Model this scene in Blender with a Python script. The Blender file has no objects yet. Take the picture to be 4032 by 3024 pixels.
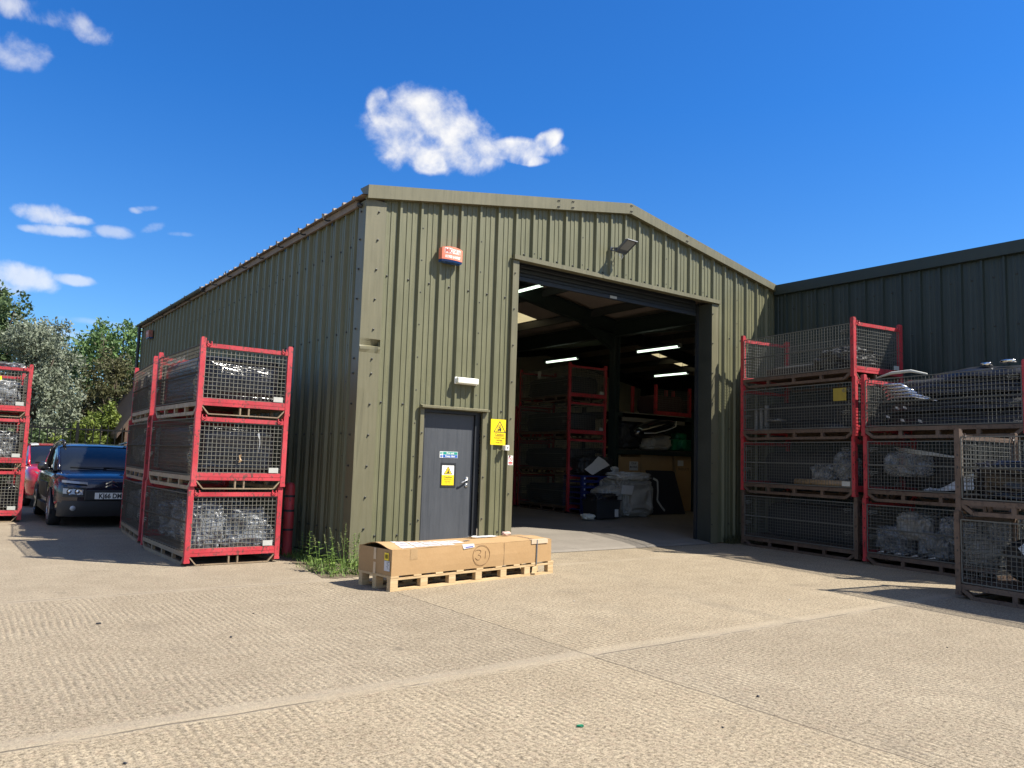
import bpy, bmesh, math, random
from mathutils import Vector, Matrix, Euler, noise
sc = bpy.context.scene
COL = sc.collection
PI = math.pi
# ------------------------------------------------------------------ camera
cam = bpy.data.cameras.new('camera'); camo = bpy.data.objects.new('camera', cam); COL.objects.link(camo)
YAW, PIT, ROL = math.radians(36.186), math.radians(5.628), math.radians(1.80)
fw = Vector((math.sin(YAW)*math.cos(PIT), math.cos(YAW)*math.cos(PIT), math.sin(PIT)))
r0 = Vector((math.cos(YAW), -math.sin(YAW), 0)); u0 = r0.cross(fw)
rt = r0*math.cos(ROL)+u0*math.sin(ROL); up = -r0*math.sin(ROL)+u0*math.cos(ROL)
camo.matrix_world = Matrix(((rt.x, up.x, -fw.x, -4.443), (rt.y, up.y, -fw.y, -9.518), (rt.z, up.z, -fw.z, 1.4), (0, 0, 0, 1)))
cam.sensor_width = 36; cam.lens = 36*3067.2/4032; cam.clip_end = 2000; cam.clip_start = .05
sc.camera = camo
# ------------------------------------------------------------------ sun, sky, exposure
SUN = Vector((.556, -.58, 1)).normalized()
sl = bpy.data.lights.new('sun', 'SUN'); sl.energy = 5.0; sl.angle = math.radians(.53); sl.color = (1, .945, .85)
so = bpy.data.objects.new('sun', sl); COL.objects.link(so); so.rotation_euler = SUN.to_track_quat('Z', 'Y').to_euler(); so.location = (20, -20, 40)
sc.view_settings.view_transform = 'Standard'; sc.view_settings.look = 'None'; sc.view_settings.gamma = 1
sc.view_settings.exposure = 1.05
sc.cycles.use_denoising = True
sc.cycles.max_bounces = 8; sc.cycles.transparent_max_bounces = 24
W = bpy.data.worlds.new('World'); sc.world = W; W.use_nodes = True
wt = W.node_tree; wn = wt.nodes; wl = wt.links
for n in list(wn): wn.remove(n)
def wnode(t, **k):
    n = wn.new(t)
    for a, b in k.items(): setattr(n, a, b)
    return n
def wmath(op, a, b=None, clamp=False):
    n = wnode('ShaderNodeMath', operation=op, use_clamp=clamp)
    for i, x in enumerate((a, b)):
        if x is None: continue
        if isinstance(x, (int, float)): n.inputs[i].default_value = x
        else: wl.new(x, n.inputs[i])
    return n.outputs[0]
sky = wnode('ShaderNodeTexSky', sky_type='NISHITA', sun_disc=False)
sky.sun_elevation = math.asin(SUN.z); sky.sun_rotation = math.atan2(SUN.x, SUN.y)
sky.air_density = 1.0; sky.dust_density = .35; sky.ozone_density = 2.2; sky.altitude = 0
hs = wnode('ShaderNodeHueSaturation'); hs.inputs['Saturation'].default_value = 1.22; hs.inputs['Value'].default_value = 1.0
wl.new(sky.outputs[0], hs.inputs['Color'])
tint = wnode('ShaderNodeMixRGB', blend_type='MULTIPLY'); tint.inputs[0].default_value = 1; tint.inputs[2].default_value = (.42, .88, 1.35, 1)
wl.new(hs.outputs[0], tint.inputs[1])
geo_ = wnode('ShaderNodeTexCoord'); sxyz = wnode('ShaderNodeSeparateXYZ'); wl.new(geo_.outputs['Generated'], sxyz.inputs[0])
tr_ = wnode('ShaderNodeValToRGB'); tr_.color_ramp.elements[0].position = .0; tr_.color_ramp.elements[0].color = (.92, 1.18, 1.48, 1); tr_.color_ramp.elements[1].position = .42; tr_.color_ramp.elements[1].color = (.45, 1.10, 1.72, 1)
wl.new(sxyz.outputs[2], tr_.inputs[0]); wl.new(tr_.outputs[0], tint.inputs[2])
tc = wnode('ShaderNodeTexCoord'); DIR = tc.outputs['Generated']
def wvec(op, a, b):
    n = wnode('ShaderNodeVectorMath', operation=op)
    for i, x in enumerate((a, b)):
        if isinstance(x, (tuple, Vector)): n.inputs[i].default_value = x
        else: wl.new(x, n.inputs[i])
    return n
nz1 = wnode('ShaderNodeTexNoise'); nz1.inputs['Scale'].default_value = 16; nz1.inputs['Detail'].default_value = 9; nz1.inputs['Roughness'].default_value = .6
nz1.inputs['Distortion'].default_value = .25
wl.new(DIR, nz1.inputs['Vector']); NZ = wmath('SUBTRACT', nz1.outputs[0], .5)
nz2 = wnode('ShaderNodeTexNoise'); nz2.inputs['Scale'].default_value = 45; nz2.inputs['Detail'].default_value = 6
wl.new(DIR, nz2.inputs['Vector'])
# clouds: (yaw deg, elevation deg, half width deg, half height deg, tilt deg, weight, soft, opacity)
def blob(az, el, a, b, tilt=0):
    az, el, a, b, tilt = [math.radians(v) for v in (az, el, a, b, tilt)]
    c = Vector((math.sin(az)*math.cos(el), math.cos(az)*math.cos(el), math.sin(el)))
    e1 = Vector((math.cos(az), -math.sin(az), 0)); e2 = e1.cross(c)
    f1 = e1*math.cos(tilt)+e2*math.sin(tilt); f2 = -e1*math.sin(tilt)+e2*math.cos(tilt)
    d1 = wvec('DOT_PRODUCT', DIR, f1/a).outputs['Value']; d2 = wvec('DOT_PRODUCT', DIR, f2/b).outputs['Value']
    o1 = c.dot(f1)/a; o2 = c.dot(f2)/b
    d1 = wmath('SUBTRACT', d1, o1); d2 = wmath('SUBTRACT', d2, o2)
    r2 = wmath('ADD', wmath('MULTIPLY', d1, d1), wmath('MULTIPLY', d2, d2))
    return wmath('SUBTRACT', 1.0, r2)
def px_dir(px, py):
    v = rt*((px-2016)/3067.2)-up*((py-1512)/3067.2)+fw; v.normalize()
    return math.degrees(math.atan2(v.x, v.y)), math.degrees(math.asin(v.z))
def wmax(a, b): return wmath('MAXIMUM', a, b)
def pb(px, py, a, b, tilt=0):
    az, el = px_dir(px, py); return blob(az, el, a, b, tilt)
def finish(field, amp, lo, hi, op):
    v = wmath('ADD', field, wmath('MULTIPLY', wmath('ADD', NZ, wmath('MULTIPLY', wmath('SUBTRACT', nz2.outputs[0], .5), .38)), amp))
    mr = wnode('ShaderNodeMapRange', interpolation_type='SMOOTHSTEP'); mr.inputs['From Min'].default_value = lo; mr.inputs['From Max'].default_value = hi
    wl.new(v, mr.inputs['Value']); return wmath('MULTIPLY', mr.outputs[0], op)
main = wmax(pb(1660, 510, 3.9, 2.95, -10), wmax(pb(1800, 555, 4.1, 2.0, -20), pb(2010, 590, 3.8, .85, 2)))
main = wmax(main, wmax(pb(1500, 430, 1.0, 1.5, 10), wmax(pb(2150, 560, 1.3, .75, 35), wmax(pb(1690, 640, 1.5, 1.0, 0), pb(2075, 630, 1.7, .5, 0)))))
hole = wmath('MULTIPLY', wmath('MAXIMUM', pb(1700, 560, .95, .6, 0), 0), .50)
main = wmath('SUBTRACT', wmath('MINIMUM', main, .55), hole)
tot = finish(main, 2.3, -.05, 1.0, .96)
for fld, amp, lo, hi, op in (
    (wmax(pb(150, 50, 5.5, 1.0, -6), wmax(pb(330, 100, 1.2, .7, -40), pb(20, 20, 3, .9))), 3.6, .35, 1.7, .60),
    (wmax(pb(90, 190, 2.4, 1.3, 10), pb(40, 210, 2.2, 1.1)), 3.4, .35, 1.6, .50),
    (wmax(pb(195, 845, 2.2, .85, 4), pb(290, 862, 1.3, .4)), 2.6, .20, 1.1, .66),
    (wmax(pb(215, 908, 2.3, .5, 3), pb(120, 900, 1.0, .35)), 2.6, .25, 1.1, .52),
    (wmax(pb(580, 820, 1.1, .33, 14), pb(540, 830, .6, .3)), 2.6, .2, 1.1, .45),
    (wmax(pb(460, 915, 1.5, .5, 0), pb(610, 895, 1.3, .45, 24)), 3.2, .3, 1.4, .45),
    (pb(715, 922, 1.3, .25, 4), 3.0, .25, 1.4, .3),
    (wmax(pb(70, 1095, 2.6, 1.15, 0), pb(-60, 1110, 2.6, 1.1)), 2.6, .2, 1.1, .66),
    (pb(300, 1103, 1.8, .45, 0), 2.4, .2, 1.1, .55),
    (wmax(pb(480, 1285, 3.6, .32, -3), pb(260, 1320, 5, .5, 2)), 2.0, .1, 1.4, .34)):
    tot = wmax(tot, finish(fld, amp, lo, hi, op))
# broken cloud behind the photographer, added for fill light (some shows in the windscreen)
bk = wvec('DOT_PRODUCT', DIR, (-.42, -.66, .62)).outputs['Value']
nb_ = wnode('ShaderNodeTexNoise'); nb_.inputs['Scale'].default_value = 4.2; nb_.inputs['Detail'].default_value = 7; wl.new(DIR, nb_.inputs['Vector'])
bm_ = wnode('ShaderNodeMapRange', interpolation_type='SMOOTHSTEP'); bm_.inputs['From Min'].default_value = .10; bm_.inputs['From Max'].default_value = .45; wl.new(bk, bm_.inputs['Value'])
bn_ = wnode('ShaderNodeMapRange', interpolation_type='SMOOTHSTEP'); bn_.inputs['From Min'].default_value = .42; bn_.inputs['From Max'].default_value = .58; wl.new(nb_.outputs[0], bn_.inputs['Value'])
tot = wmax(tot, wmath('MULTIPLY', wmath('MULTIPLY', bm_.outputs[0], bn_.outputs[0]), .62))
cl = wnode('ShaderNodeMixRGB'); wl.new(tot, cl.inputs[0]); wl.new(tint.outputs[0], cl.inputs[1])
cc = wnode('ShaderNodeMixRGB'); wl.new(nz2.outputs[0], cc.inputs[0]); cc.inputs[1].default_value = (7.6, 7.8, 8.2, 1); cc.inputs[2].default_value = (10.6, 10.3, 9.8, 1)
wl.new(cc.outputs[0], cl.inputs[2])
bg = wnode('ShaderNodeBackground'); bg.inputs[1].default_value = .053; wl.new(cl.outputs[0], bg.inputs[0])
wo = wnode('ShaderNodeOutputWorld'); wl.new(bg.outputs[0], wo.inputs[0])
# ------------------------------------------------------------------ materials
MATS = {}
class NT:
    def __init__(s, name):
        s.m = bpy.data.materials.new(name); s.m.use_nodes = True; s.t = s.m.node_tree; s.n = s.t.nodes; s.l = s.t.links
        s.b = s.n['Principled BSDF']; s.out = s.n['Material Output']
        g = s.n.new('ShaderNodeNewGeometry'); s.pos = g.outputs['Position']; s.geo = g
        t = s.n.new('ShaderNodeTexCoord'); s.obj = t.outputs['Object']
    def node(s, t, **k):
        n = s.n.new(t)
        for a, b in k.items(): setattr(n, a, b)
        return n
    def plug(s, n, i, x):
        if isinstance(x, (int, float)): n.inputs[i].default_value = x
        elif isinstance(x, tuple): n.inputs[i].default_value = x if len(x) != 3 or n.inputs[i].type == 'VECTOR' else (*x, 1)
        else: s.l.new(x, n.inputs[i])
    def math(s, op, a, b=0., clamp=False):
        n = s.node('ShaderNodeMath', operation=op, use_clamp=clamp); s.plug(n, 0, a); s.plug(n, 1, b); return n.outputs[0]
    def noise(s, sc_, det=4, rough=.55, vec=None, scale3=None, dist=0):
        n = s.node('ShaderNodeTexNoise'); n.inputs['Scale'].default_value = sc_; n.inputs['Detail'].default_value = det; n.inputs['Roughness'].default_value = rough
        n.inputs['Distortion'].default_value = dist
        v = vec or s.pos
        if scale3:
            mp = s.node('ShaderNodeMapping'); mp.inputs['Scale'].default_value = scale3; s.l.new(v, mp.inputs['Vector']); v = mp.outputs[0]
        s.l.new(v, n.inputs['Vector']); return n.outputs[0]
    def ramp(s, f, stops):
        r = s.node('ShaderNodeValToRGB'); e = r.color_ramp.elements
        while len(e) < len(stops): e.new(.5)
        for q, (p, c) in zip(e, stops): q.position = p; q.color = (*c, 1) if len(c) == 3 else c
        s.l.new(f, r.inputs[0]); return r.outputs[0]
    def rng(s, f, a, b, c=0., d=1.):
        n = s.node('ShaderNodeMapRange'); s.plug(n, 0, f)
        for i, x in zip((1, 2, 3, 4), (a, b, c, d)): n.inputs[i].default_value = x
        return n.outputs[0]
    def mix(s, f, a, b, mode='MIX'):
        n = s.node('ShaderNodeMixRGB', blend_type=mode); s.plug(n, 0, f); s.plug(n, 1, a); s.plug(n, 2, b); return n.outputs[0]
    def bump(s, h, st=.3, d=.01):
        n = s.node('ShaderNodeBump'); n.inputs['Strength'].default_value = st; n.inputs['Distance'].default_value = d; s.l.new(h, n.inputs['Height']); s.l.new(n.outputs[0], s.b.inputs['Normal'])
    def xyz(s, v=None):
        n = s.node('ShaderNodeSeparateXYZ'); s.l.new(v or s.pos, n.inputs[0]); return n.outputs
    def set(s, **k):
        for a, v in k.items():
            s.plug(s.b, {'col': 'Base Color', 'rough': 'Roughness', 'metal': 'Metallic', 'spec': 'Specular IOR Level', 'trans': 'Transmission Weight', 'alpha': 'Alpha', 'emit': 'Emission Color', 'es': 'Emission Strength', 'coat': 'Coat Weight'}[a], v)
        return s
def M(name, col, rough=.6, var=.12, sc_=6, metal=0, bump=0, bsc=40, spec=.5, coat=0):
    """plain procedural material: base colour with two scales of noise variation"""
    if name in MATS: return MATS[name]
    t = NT(name)
    n1 = t.noise(sc_, 5); n2 = t.noise(sc_*7, 3)
    f = t.math('ADD', t.math('MULTIPLY', n1, .65), t.math('MULTIPLY', n2, .35))
    lo = tuple(c*(1-var) for c in col); hi = tuple(min(1, c*(1+var)) for c in col)
    t.set(col=t.ramp(f, [(.3, lo), (.7, hi)]), rough=t.rng(n1, .3, .7, max(0, rough-.08), min(1, rough+.08)), metal=metal, spec=spec, coat=coat)
    if bump: t.bump(t.noise(bsc, 4), bump, .01)
    MATS[name] = t.m; return t.m
# concrete yard with raked grooves, bay joints and a crack
t = NT('concrete_yard'); X, Y, Z = t.xyz()
big = t.noise(.55, 5, .6); mid = t.noise(3.2, 5, .6); fine = t.noise(38, 5, .75); grit = t.noise(95, 3, .7); patch = t.noise(1.1, 3)
col = t.ramp(t.math('ADD', t.math('MULTIPLY', big, .55), t.math('MULTIPLY', mid, .45)), [(.3, (.200, .164, .114)), (.52, (.252, .211, .150)), (.72, (.31, .264, .19))])
spk = t.ramp(fine, [(.36, (.40, .38, .36)), (.46, (.86, .85, .83)), (.60, (1.28, 1.27, 1.25))])
spk2 = t.ramp(grit, [(.36, (.48, .46, .43)), (.48, (1, 1, 1)), (.64, (1.28, 1.26, 1.23))])
wob = t.math('MULTIPLY', t.math('SUBTRACT', t.noise(.7, 2), .5), .10)
wob2 = t.math('MULTIPLY', t.math('SUBTRACT', t.noise(10, 4, .6, None, (1, .10, 1)), .5), .020)
gx = t.math('ADD', t.math('ADD', X, wob), wob2)
gw = t.math('SINE', t.math('MULTIPLY', gx, 2*PI/.052))
def band(c, h, axis, e=.02, w=0.):
    d = t.math('ABSOLUTE', t.math('SUBTRACT', t.math('ADD', axis, w) if w else axis, c))
    return t.rng(d, h-e, h+e, 1, 0)
jw = t.math('MULTIPLY', t.math('SUBTRACT', t.noise(2.5, 4), .5), .06)
j1 = band(-5.1, .09, Y, .03, jw); j2 = band(-1.13, .07, Y, .03, jw); j3 = band(-9.2, .12, Y, .02, jw)
joints = t.math('MAXIMUM', t.math('MAXIMUM', j1, j2), j3)
west = t.math('MULTIPLY', t.rng(X, -.74, -.72, 1, 0), t.rng(Y, -1.1, -1.08))
inside = t.rng(Y, 60., 61.)
smooth = t.math('MAXIMUM', t.math('MAXIMUM', joints, west), inside)
gam = t.math('MULTIPLY', t.math('MULTIPLY', t.math('SUBTRACT', 1., smooth), t.rng(patch, .36, .60, .12, 1)), t.rng(t.noise(5, 4, .65), .36, .60, .10, 1))
gshade = t.rng(gw, -1, -.2, .70, 1.05)
gcol = t.mix(gam, (1, 1, 1), gshade)
crw = t.math('MULTIPLY', t.math('SUBTRACT', t.noise(3.5, 4), .5), .09)
cr = t.math('MULTIPLY', band(-.47, .006, X, .007, crw), t.rng(Y, -30, -1.2, 1, 1))
jl = t.math('MULTIPLY', t.math('MAXIMUM', t.math('MAXIMUM', band(-5.165, .008, Y, .006, jw), band(-1.13, .008, Y, .006, jw)), band(.56, .006, Y, .006)), t.rng(t.noise(2.2, 3), .42, .55))
lines = t.math('MAXIMUM', cr, jl)
c1 = t.mix(t.math('SUBTRACT', 1., t.math('MULTIPLY', smooth, .38)), (1, 1, 1), spk)
c2 = t.mix(.8, t.mix(1., t.mix(1., col, c1, 'MULTIPLY'), spk2, 'MULTIPLY'), col)
c2 = t.mix(1., t.mix(1., col, c1, 'MULTIPLY'), spk2, 'MULTIPLY')
c2 = t.mix(1., c2, gcol, 'MULTIPLY')
c2 = t.mix(t.math('MULTIPLY', joints, .38), c2, (.31, .262, .19))
stain = t.rng(t.noise(.9, 6, .65), .60, .74)
peb = t.noise(27, 3, .7); c2 = t.mix(t.rng(peb, .58, .66, 0, .38), c2, (.155, .135, .115)); c2 = t.mix(t.rng(peb, .42, .34, 0, .30), c2, (.40, .345, .26)); warm = t.noise(16, 4, .6); c2 = t.mix(t.rng(warm, .5, .7, 0, .25), c2, (.27, .19, .135))
bay = t.math('MULTIPLY', t.rng(X, -.48, -.46, -1, 1), t.rng(Y, -5.12, -5.10, -1, 1)); c2 = t.mix(1., c2, t.ramp(t.math('ADD', t.math('MULTIPLY', bay, .25), .5), [(.2, (.95, .95, .96)), (.8, (1.05, 1.04, 1.02))]), 'MULTIPLY')
tyre = t.math('MULTIPLY', t.rng(t.noise(1.3, 4, .6, None, (1, .10, 1)), .56, .70), t.rng(t.noise(.6, 3), .42, .6)); c2 = t.mix(t.math('MULTIPLY', tyre, .30), c2, (.13, .11, .082))
drip_ = t.rng(t.noise(3.4, 2, .5), .71, .76); c2 = t.mix(t.math('MULTIPLY', drip_, .45), c2, (.09, .075, .058))
c2 = t.mix(t.math('MULTIPLY', stain, .42), c2, (.115, .095, .072))
wear = t.rng(t.noise(4.5, 5, .7), .63, .72)
c2 = t.mix(t.math('MULTIPLY', wear, .28), c2, (.31, .272, .215))
c2 = t.mix(t.math('MULTIPLY', lines, .8), c2, (.085, .07, .052))
c2 = t.mix(t.math('MULTIPLY', inside, .75), c2, t.ramp(mid, [(.3, (.13, .118, .10)), (.7, (.18, .163, .14))]))
t.set(col=c2, rough=.92, spec=.25)
h = t.math('ADD', t.math('ADD', t.math('MULTIPLY', t.math('MULTIPLY', gw, gam), .6), t.math('MULTIPLY', fine, .8)), t.math('MULTIPLY', grit, .35))
h = t.math('SUBTRACT', h, t.math('MULTIPLY', lines, 2.))
t.bump(h, .45, .012); MATS['concrete'] = t.m
t = NT('worn_warehouse_floor'); n1 = t.noise(.9, 6, .65); n2 = t.noise(30, 4, .6)
c = t.ramp(t.math('ADD', t.math('MULTIPLY', n1, .7), t.math('MULTIPLY', n2, .3)), [(.3, (.150, .132, .108)), (.7, (.235, .208, .172))]); c = t.mix(t.math('MULTIPLY', t.rng(t.noise(2.2, 5, .7), .60, .70), .45), c, (.07, .06, .05))
t.set(col=c, rough=.75, spec=.3); t.bump(n2, .2, .006); FLOORM = t.m
# olive box-profile cladding
def clad(name, a, b, rough=.48):
    t = NT(name); n = t.noise(1.3, 5, .6); s = t.noise(5, 5, .6, None, (6, 6, .35)); d = t.rng(t.noise(26, 3), .62, .75)
    c = t.ramp(t.math('ADD', t.math('MULTIPLY', n, .5), t.math('MULTIPLY', s, .5)), [(.32, a), (.68, b)])
    c = t.mix(t.math('MULTIPLY', d, .25), c, tuple(x*.55 for x in a))
    st_ = t.rng(t.noise(9, 4, .6, None, (5, 5, .10)), .56, .72); c = t.mix(t.math('MULTIPLY', st_, .30), c, tuple(x*.62 for x in a)); pl_ = t.rng(t.noise(.8, 5, .65), .55, .75); c = t.mix(t.math('MULTIPLY', pl_, .30), c, tuple(min(1, x*1.35) for x in b))
    t.set(col=c, rough=t.rng(s, .3, .7, rough-.08, rough+.12), spec=.45); t.bump(t.noise(9, 4, .5, None, (1, 1, .3)), .12, .02)
    MATS[name] = t.m; return t.m
OLIVE = clad('olive_cladding', (.107, .106, .054), (.142, .138, .076))
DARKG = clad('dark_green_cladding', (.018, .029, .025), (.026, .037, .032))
FLASH = clad('olive_flashing', (.116, .107, .060), (.150, .137, .080))
ROOFM = clad('roof_sheet', (.19, .15, .115), (.27, .21, .16), .7)
SCREW = M('screw_dark', (.03, .03, .025), .5)
# worn red paint
def paint(name, a, b, rust, amt):
    t = NT(name); n = t.noise(9, 6, .7); f = t.noise(3, 4); s = t.rng(t.noise(30, 5, .7, None, (1, 1, .6)), .60-amt, .68-amt)
    c = t.ramp(f, [(.3, a), (.7, b)])
    c = t.mix(t.math('MULTIPLY', s, t.rng(n, .40, .55)), c, rust); sc2 = t.rng(t.noise(22, 5, .7, None, (1, 1, .25)), .62, .68); c = t.mix(t.math('MULTIPLY', sc2, .6), c, tuple(x*.45+.01 for x in a)); fd = t.rng(t.noise(2.2, 4), .5, .7); c = t.mix(t.math('MULTIPLY', fd, .35), c, tuple(min(1, x*.85+.05) for x in b))
    t.set(col=c, rough=t.rng(n, .3, .7, .42, .7)); t.bump(n, .15, .004); MATS[name] = t.m; return t.m
RED = paint('worn_red_paint', (.34, .020, .029), (.49, .040, .051), (.075, .036, .026), .085)
RUST = paint('rusty_brown_steel', (.085, .056, .04), (.13, .085, .058), (.05, .032, .024), .1)
SKIDM = paint('tan_rusty_steel', (.19, .135, .085), (.27, .20, .12), (.09, .055, .035), .05)
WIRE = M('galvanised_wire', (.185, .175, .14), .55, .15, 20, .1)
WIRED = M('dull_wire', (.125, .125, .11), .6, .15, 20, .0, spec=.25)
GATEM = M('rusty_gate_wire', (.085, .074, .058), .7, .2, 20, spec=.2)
PLATE = M('grey_plate', (.42, .42, .38), .6)
BLACKF = None
t = NT('black_stretch_film'); n = t.noise(2.5, 4, .55, None, (.8, .8, 3.0), 1.0)
t.set(col=t.ramp(n, [(.3, (.004, .004, .006)), (.7, (.018, .018, .022))]), rough=t.rng(n, .35, .65, .10, .22), spec=.45); t.bump(t.noise(6, 3, .5, None, (.6, .6, 3.4), 1.8), .30, .035); BLACKF = t.m
BLACKP = M('black_plastic', (.014, .015, .018), .36, .3, 8, bump=.2, bsc=20)
BLACKM = M('matt_black_plastic', (.02, .021, .023), .6, .3, 8)
def film(name, col, tr, rough=.18):
    t = NT(name); n = t.noise(3.2, 5, .6, None, None, 1.2)
    t.set(col=t.ramp(n, [(.3, tuple(c*.72 for c in col)), (.7, col)]), rough=t.rng(n, .3, .7, rough-.08, rough+.2), spec=.8)
    t.bump(t.noise(5.5, 4, .6, None, None, 1.5), .55, .03)
    tb = t.node('ShaderNodeBsdfTransparent'); mx = t.node('ShaderNodeMixShader')
    t.l.new(t.rng(n, .36, .64, tr+.22, tr-.22), mx.inputs[0]); t.l.new(t.b.outputs[0], mx.inputs[1]); t.l.new(tb.outputs[0], mx.inputs[2]); t.l.new(mx.outputs[0], t.out.inputs[0])
    MATS[name] = t.m; return t.m
CLEARF = film('clear_plastic_film', (.34, .36, .38), .52)
CLOUDF = film('cloudy_plastic_film', (.33, .325, .30), .25, .3)
WHITEF = M('white_foam_sheet', (.72, .73, .72), .65, .08, 10, bump=.2)
CREAM = M('cream_sheet', (.62, .58, .47), .7)
CARD = None
t = NT('brown_cardboard'); n = t.noise(2.2, 5, .6); f = t.noise(60, 3); s = t.rng(t.noise(6, 6, .7), .64, .74)
c = t.ramp(t.math('ADD', t.math('MULTIPLY', n, .7), t.math('MULTIPLY', f, .3)), [(.3, (.33, .205, .095)), (.7, (.40, .26, .13))])
c = t.mix(t.math('MULTIPLY', s, .22), c, (.20, .12, .06)); t.set(col=c, rough=.85, spec=.2); t.bump(t.noise(5, 5), .25, .02); CARD = t.m
TAPE = M('parcel_tape', (.34, .225, .115), .3, .1, 9)
PAPER = M('white_paper', (.52, .515, .50), .8, .06, 12)
INKB = M('dark_ink', (.03, .028, .026), .8); INKR = M('red_print', (.55, .06, .05), .7); INKBR = M('brown_marker', (.20, .11, .045), .8)
INKBLUE = M('blue_print', (.10, .10, .32), .7)
t = NT('pine_wood'); n = t.noise(7, 5, .6, t.obj, (.35, 6, 6), .6); t.set(col=t.ramp(n, [(.3, (.36, .24, .115)), (.5, (.47, .33, .17)), (.72, (.54, .40, .225))]), rough=.8); t.bump(n, .15, .01); PINE = t.m
YELLOW = M('yellow_sign', (.85, .62, .012), .4, .03); WHITE = M('white_plastic', (.78, .78, .74), .4, .04)
SIGNGREEN = M('green_sign', (.01, .27, .20), .4); SIGNBLUE = M('blue_sign', (.012, .10, .42), .4)
DOORM = clad('anthracite_door', (.046, .051, .058), (.066, .071, .080), .5)
FRAMED = M('dark_frame', (.012, .014, .017), .55)
STEEL = M('brushed_steel', (.55, .55, .54), .3, .08, 30, .9)
ORANGE = M('salmon_alarm_plastic', (.80, .22, .13), .42, .05); BLUEP = M('blue_strobe', (.02, .07, .22), .25)
GREYM = M('grey_cast_metal', (.085, .095, .11), .5, .1); LGREY = M('pale_metal', (.42, .44, .46), .45)
GLASSD = None
t = NT('dark_glass'); t.set(col=(.010, .012, .014), rough=.05, spec=.55); GLASSD = t.m
t = NT('lamp_glass'); t.set(col=(.26, .27, .28), rough=.08, spec=.9, coat=.5); LAMPG = t.m; t = NT('car_lamp_glass'); t.set(col=(.36, .37, .38), rough=.06, spec=.9, coat=.6); CLAMP = t.m
def emis(name, col, s):
    t = NT(name); t.set(col=(.8, .8, .8), emit=col, es=s); return t.m
TUBEM = emis('fluorescent_tube', (.80, 1.0, .78), 1.15)
t = NT('translucent_rooflight'); tr = t.node('ShaderNodeBsdfTranslucent'); n = t.noise(7, 4, .6, None, (.6, 5, 1)); t.l.new(t.ramp(n, [(.3, (.20, .165, .085)), (.7, (.26, .22, .12))]), tr.inputs[0]); t.l.new(tr.outputs[0], t.out.inputs[0]); ROOFL = t.m
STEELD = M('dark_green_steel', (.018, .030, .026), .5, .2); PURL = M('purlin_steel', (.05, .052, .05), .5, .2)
CEIL = M('ceiling_liner', (.40, .33, .285), .8, .15, 2); LINER = M('wall_liner', (.62, .585, .49), .7, .1, 2); INTW = M('dim_interior_wall', (.05, .05, .05), .8)
BLUEC = M('blue_plastic', (.02, .035, .16), .45, .15); GREENP = M('green_plastic', (.01, .16, .075), .4)
TREAD = M('tyre_rubber', (.018, .018, .019), .85, .2, 20); RIM = M('alloy_rim', (.35, .35, .36), .35, .1, 10, .8)
NAVY = M('navy_car_paint', (.006, .007, .020), .18, .15, 3, .1, coat=.7); CRED = M('red_car_paint', (.42, .012, .03), .2, .1, 3, .1, coat=1.)
BLKCAR = M('black_car_paint', (.012, .012, .014), .2, .1, 3, coat=1.); WCAR = M('white_car_paint', (.75, .75, .75), .25, .04, coat=.8)
CLADB = M('car_black_trim', (.016, .016, .017), .5); CHROME = M('chrome', (.7, .7, .72), .15, .03, 9, 1)
BRICK = None
t = NT('brown_brick'); br = t.node('ShaderNodeTexBrick'); mp = t.node('ShaderNodeMapping'); mp.inputs['Rotation'].default_value = (PI/2, 0, 0); t.l.new(t.pos, mp.inputs[0]); t.l.new(mp.outputs[0], br.inputs[0])
br.inputs['Color1'].default_value = (.085, .052, .034, 1); br.inputs['Color2'].default_value = (.115, .07, .045, 1); br.inputs['Mortar'].default_value = (.10, .07, .05, 1); br.inputs['Scale'].default_value = 4.5
t.set(col=br.outputs[0], rough=.9); BRICK = t.m
TILE = M('brown_roof_tile', (.075, .05, .034), .85, .25, 6); SOIL = M('soil', (.10, .075, .045), .95, .3, 8, bump=.6)
GRASSG = M('verge_grass', (.09, .13, .035), .9, .35, 3, bump=.4)
BARK = M('bark', (.09, .07, .05), .9, .3, 12, bump=.4)
def leafm(name, a, b, trn=.25):
    t = NT(name); oi = t.node('ShaderNodeNewGeometry'); n = t.noise(1.1, 3); r = oi.outputs['Random Per Island']
    f = t.math('ADD', t.math('MULTIPLY', n, .5), t.math('MULTIPLY', r, .5))
    c = t.ramp(f, [(.25, a), (.75, b)]); t.set(col=c, rough=.55, spec=.3)
    tr = t.node('ShaderNodeBsdfTranslucent'); t.l.new(c, tr.inputs[0]); mx = t.node('ShaderNodeMixShader'); mx.inputs[0].default_value = trn
    t.l.new(t.b.outputs[0], mx.inputs[1]); t.l.new(tr.outputs[0], mx.inputs[2]); t.l.new(mx.outputs[0], t.out.inputs[0]); return t.m
LEAF_SILVER = leafm('silver_leaves', (.13, .155, .10), (.26, .285, .205)); LEAF_GREEN = leafm('green_leaves', (.05, .085, .035), (.13, .18, .07))
LEAF_OLIVE = leafm('olive_leaves', (.055, .06, .025), (.12, .115, .05)); LEAF_BRIGHT = leafm('bright_leaves', (.06, .11, .035), (.14, .22, .07))
LEAF_YELLOW = leafm('yellow_green_leaves', (.09, .125, .022), (.20, .25, .05)); LEAF_WEED = leafm('weed_leaves', (.08, .14, .03), (.19, .28, .06)); LEAF_SEED = leafm('seed_heads', (.16, .18, .08), (.27, .28, .14))
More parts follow.
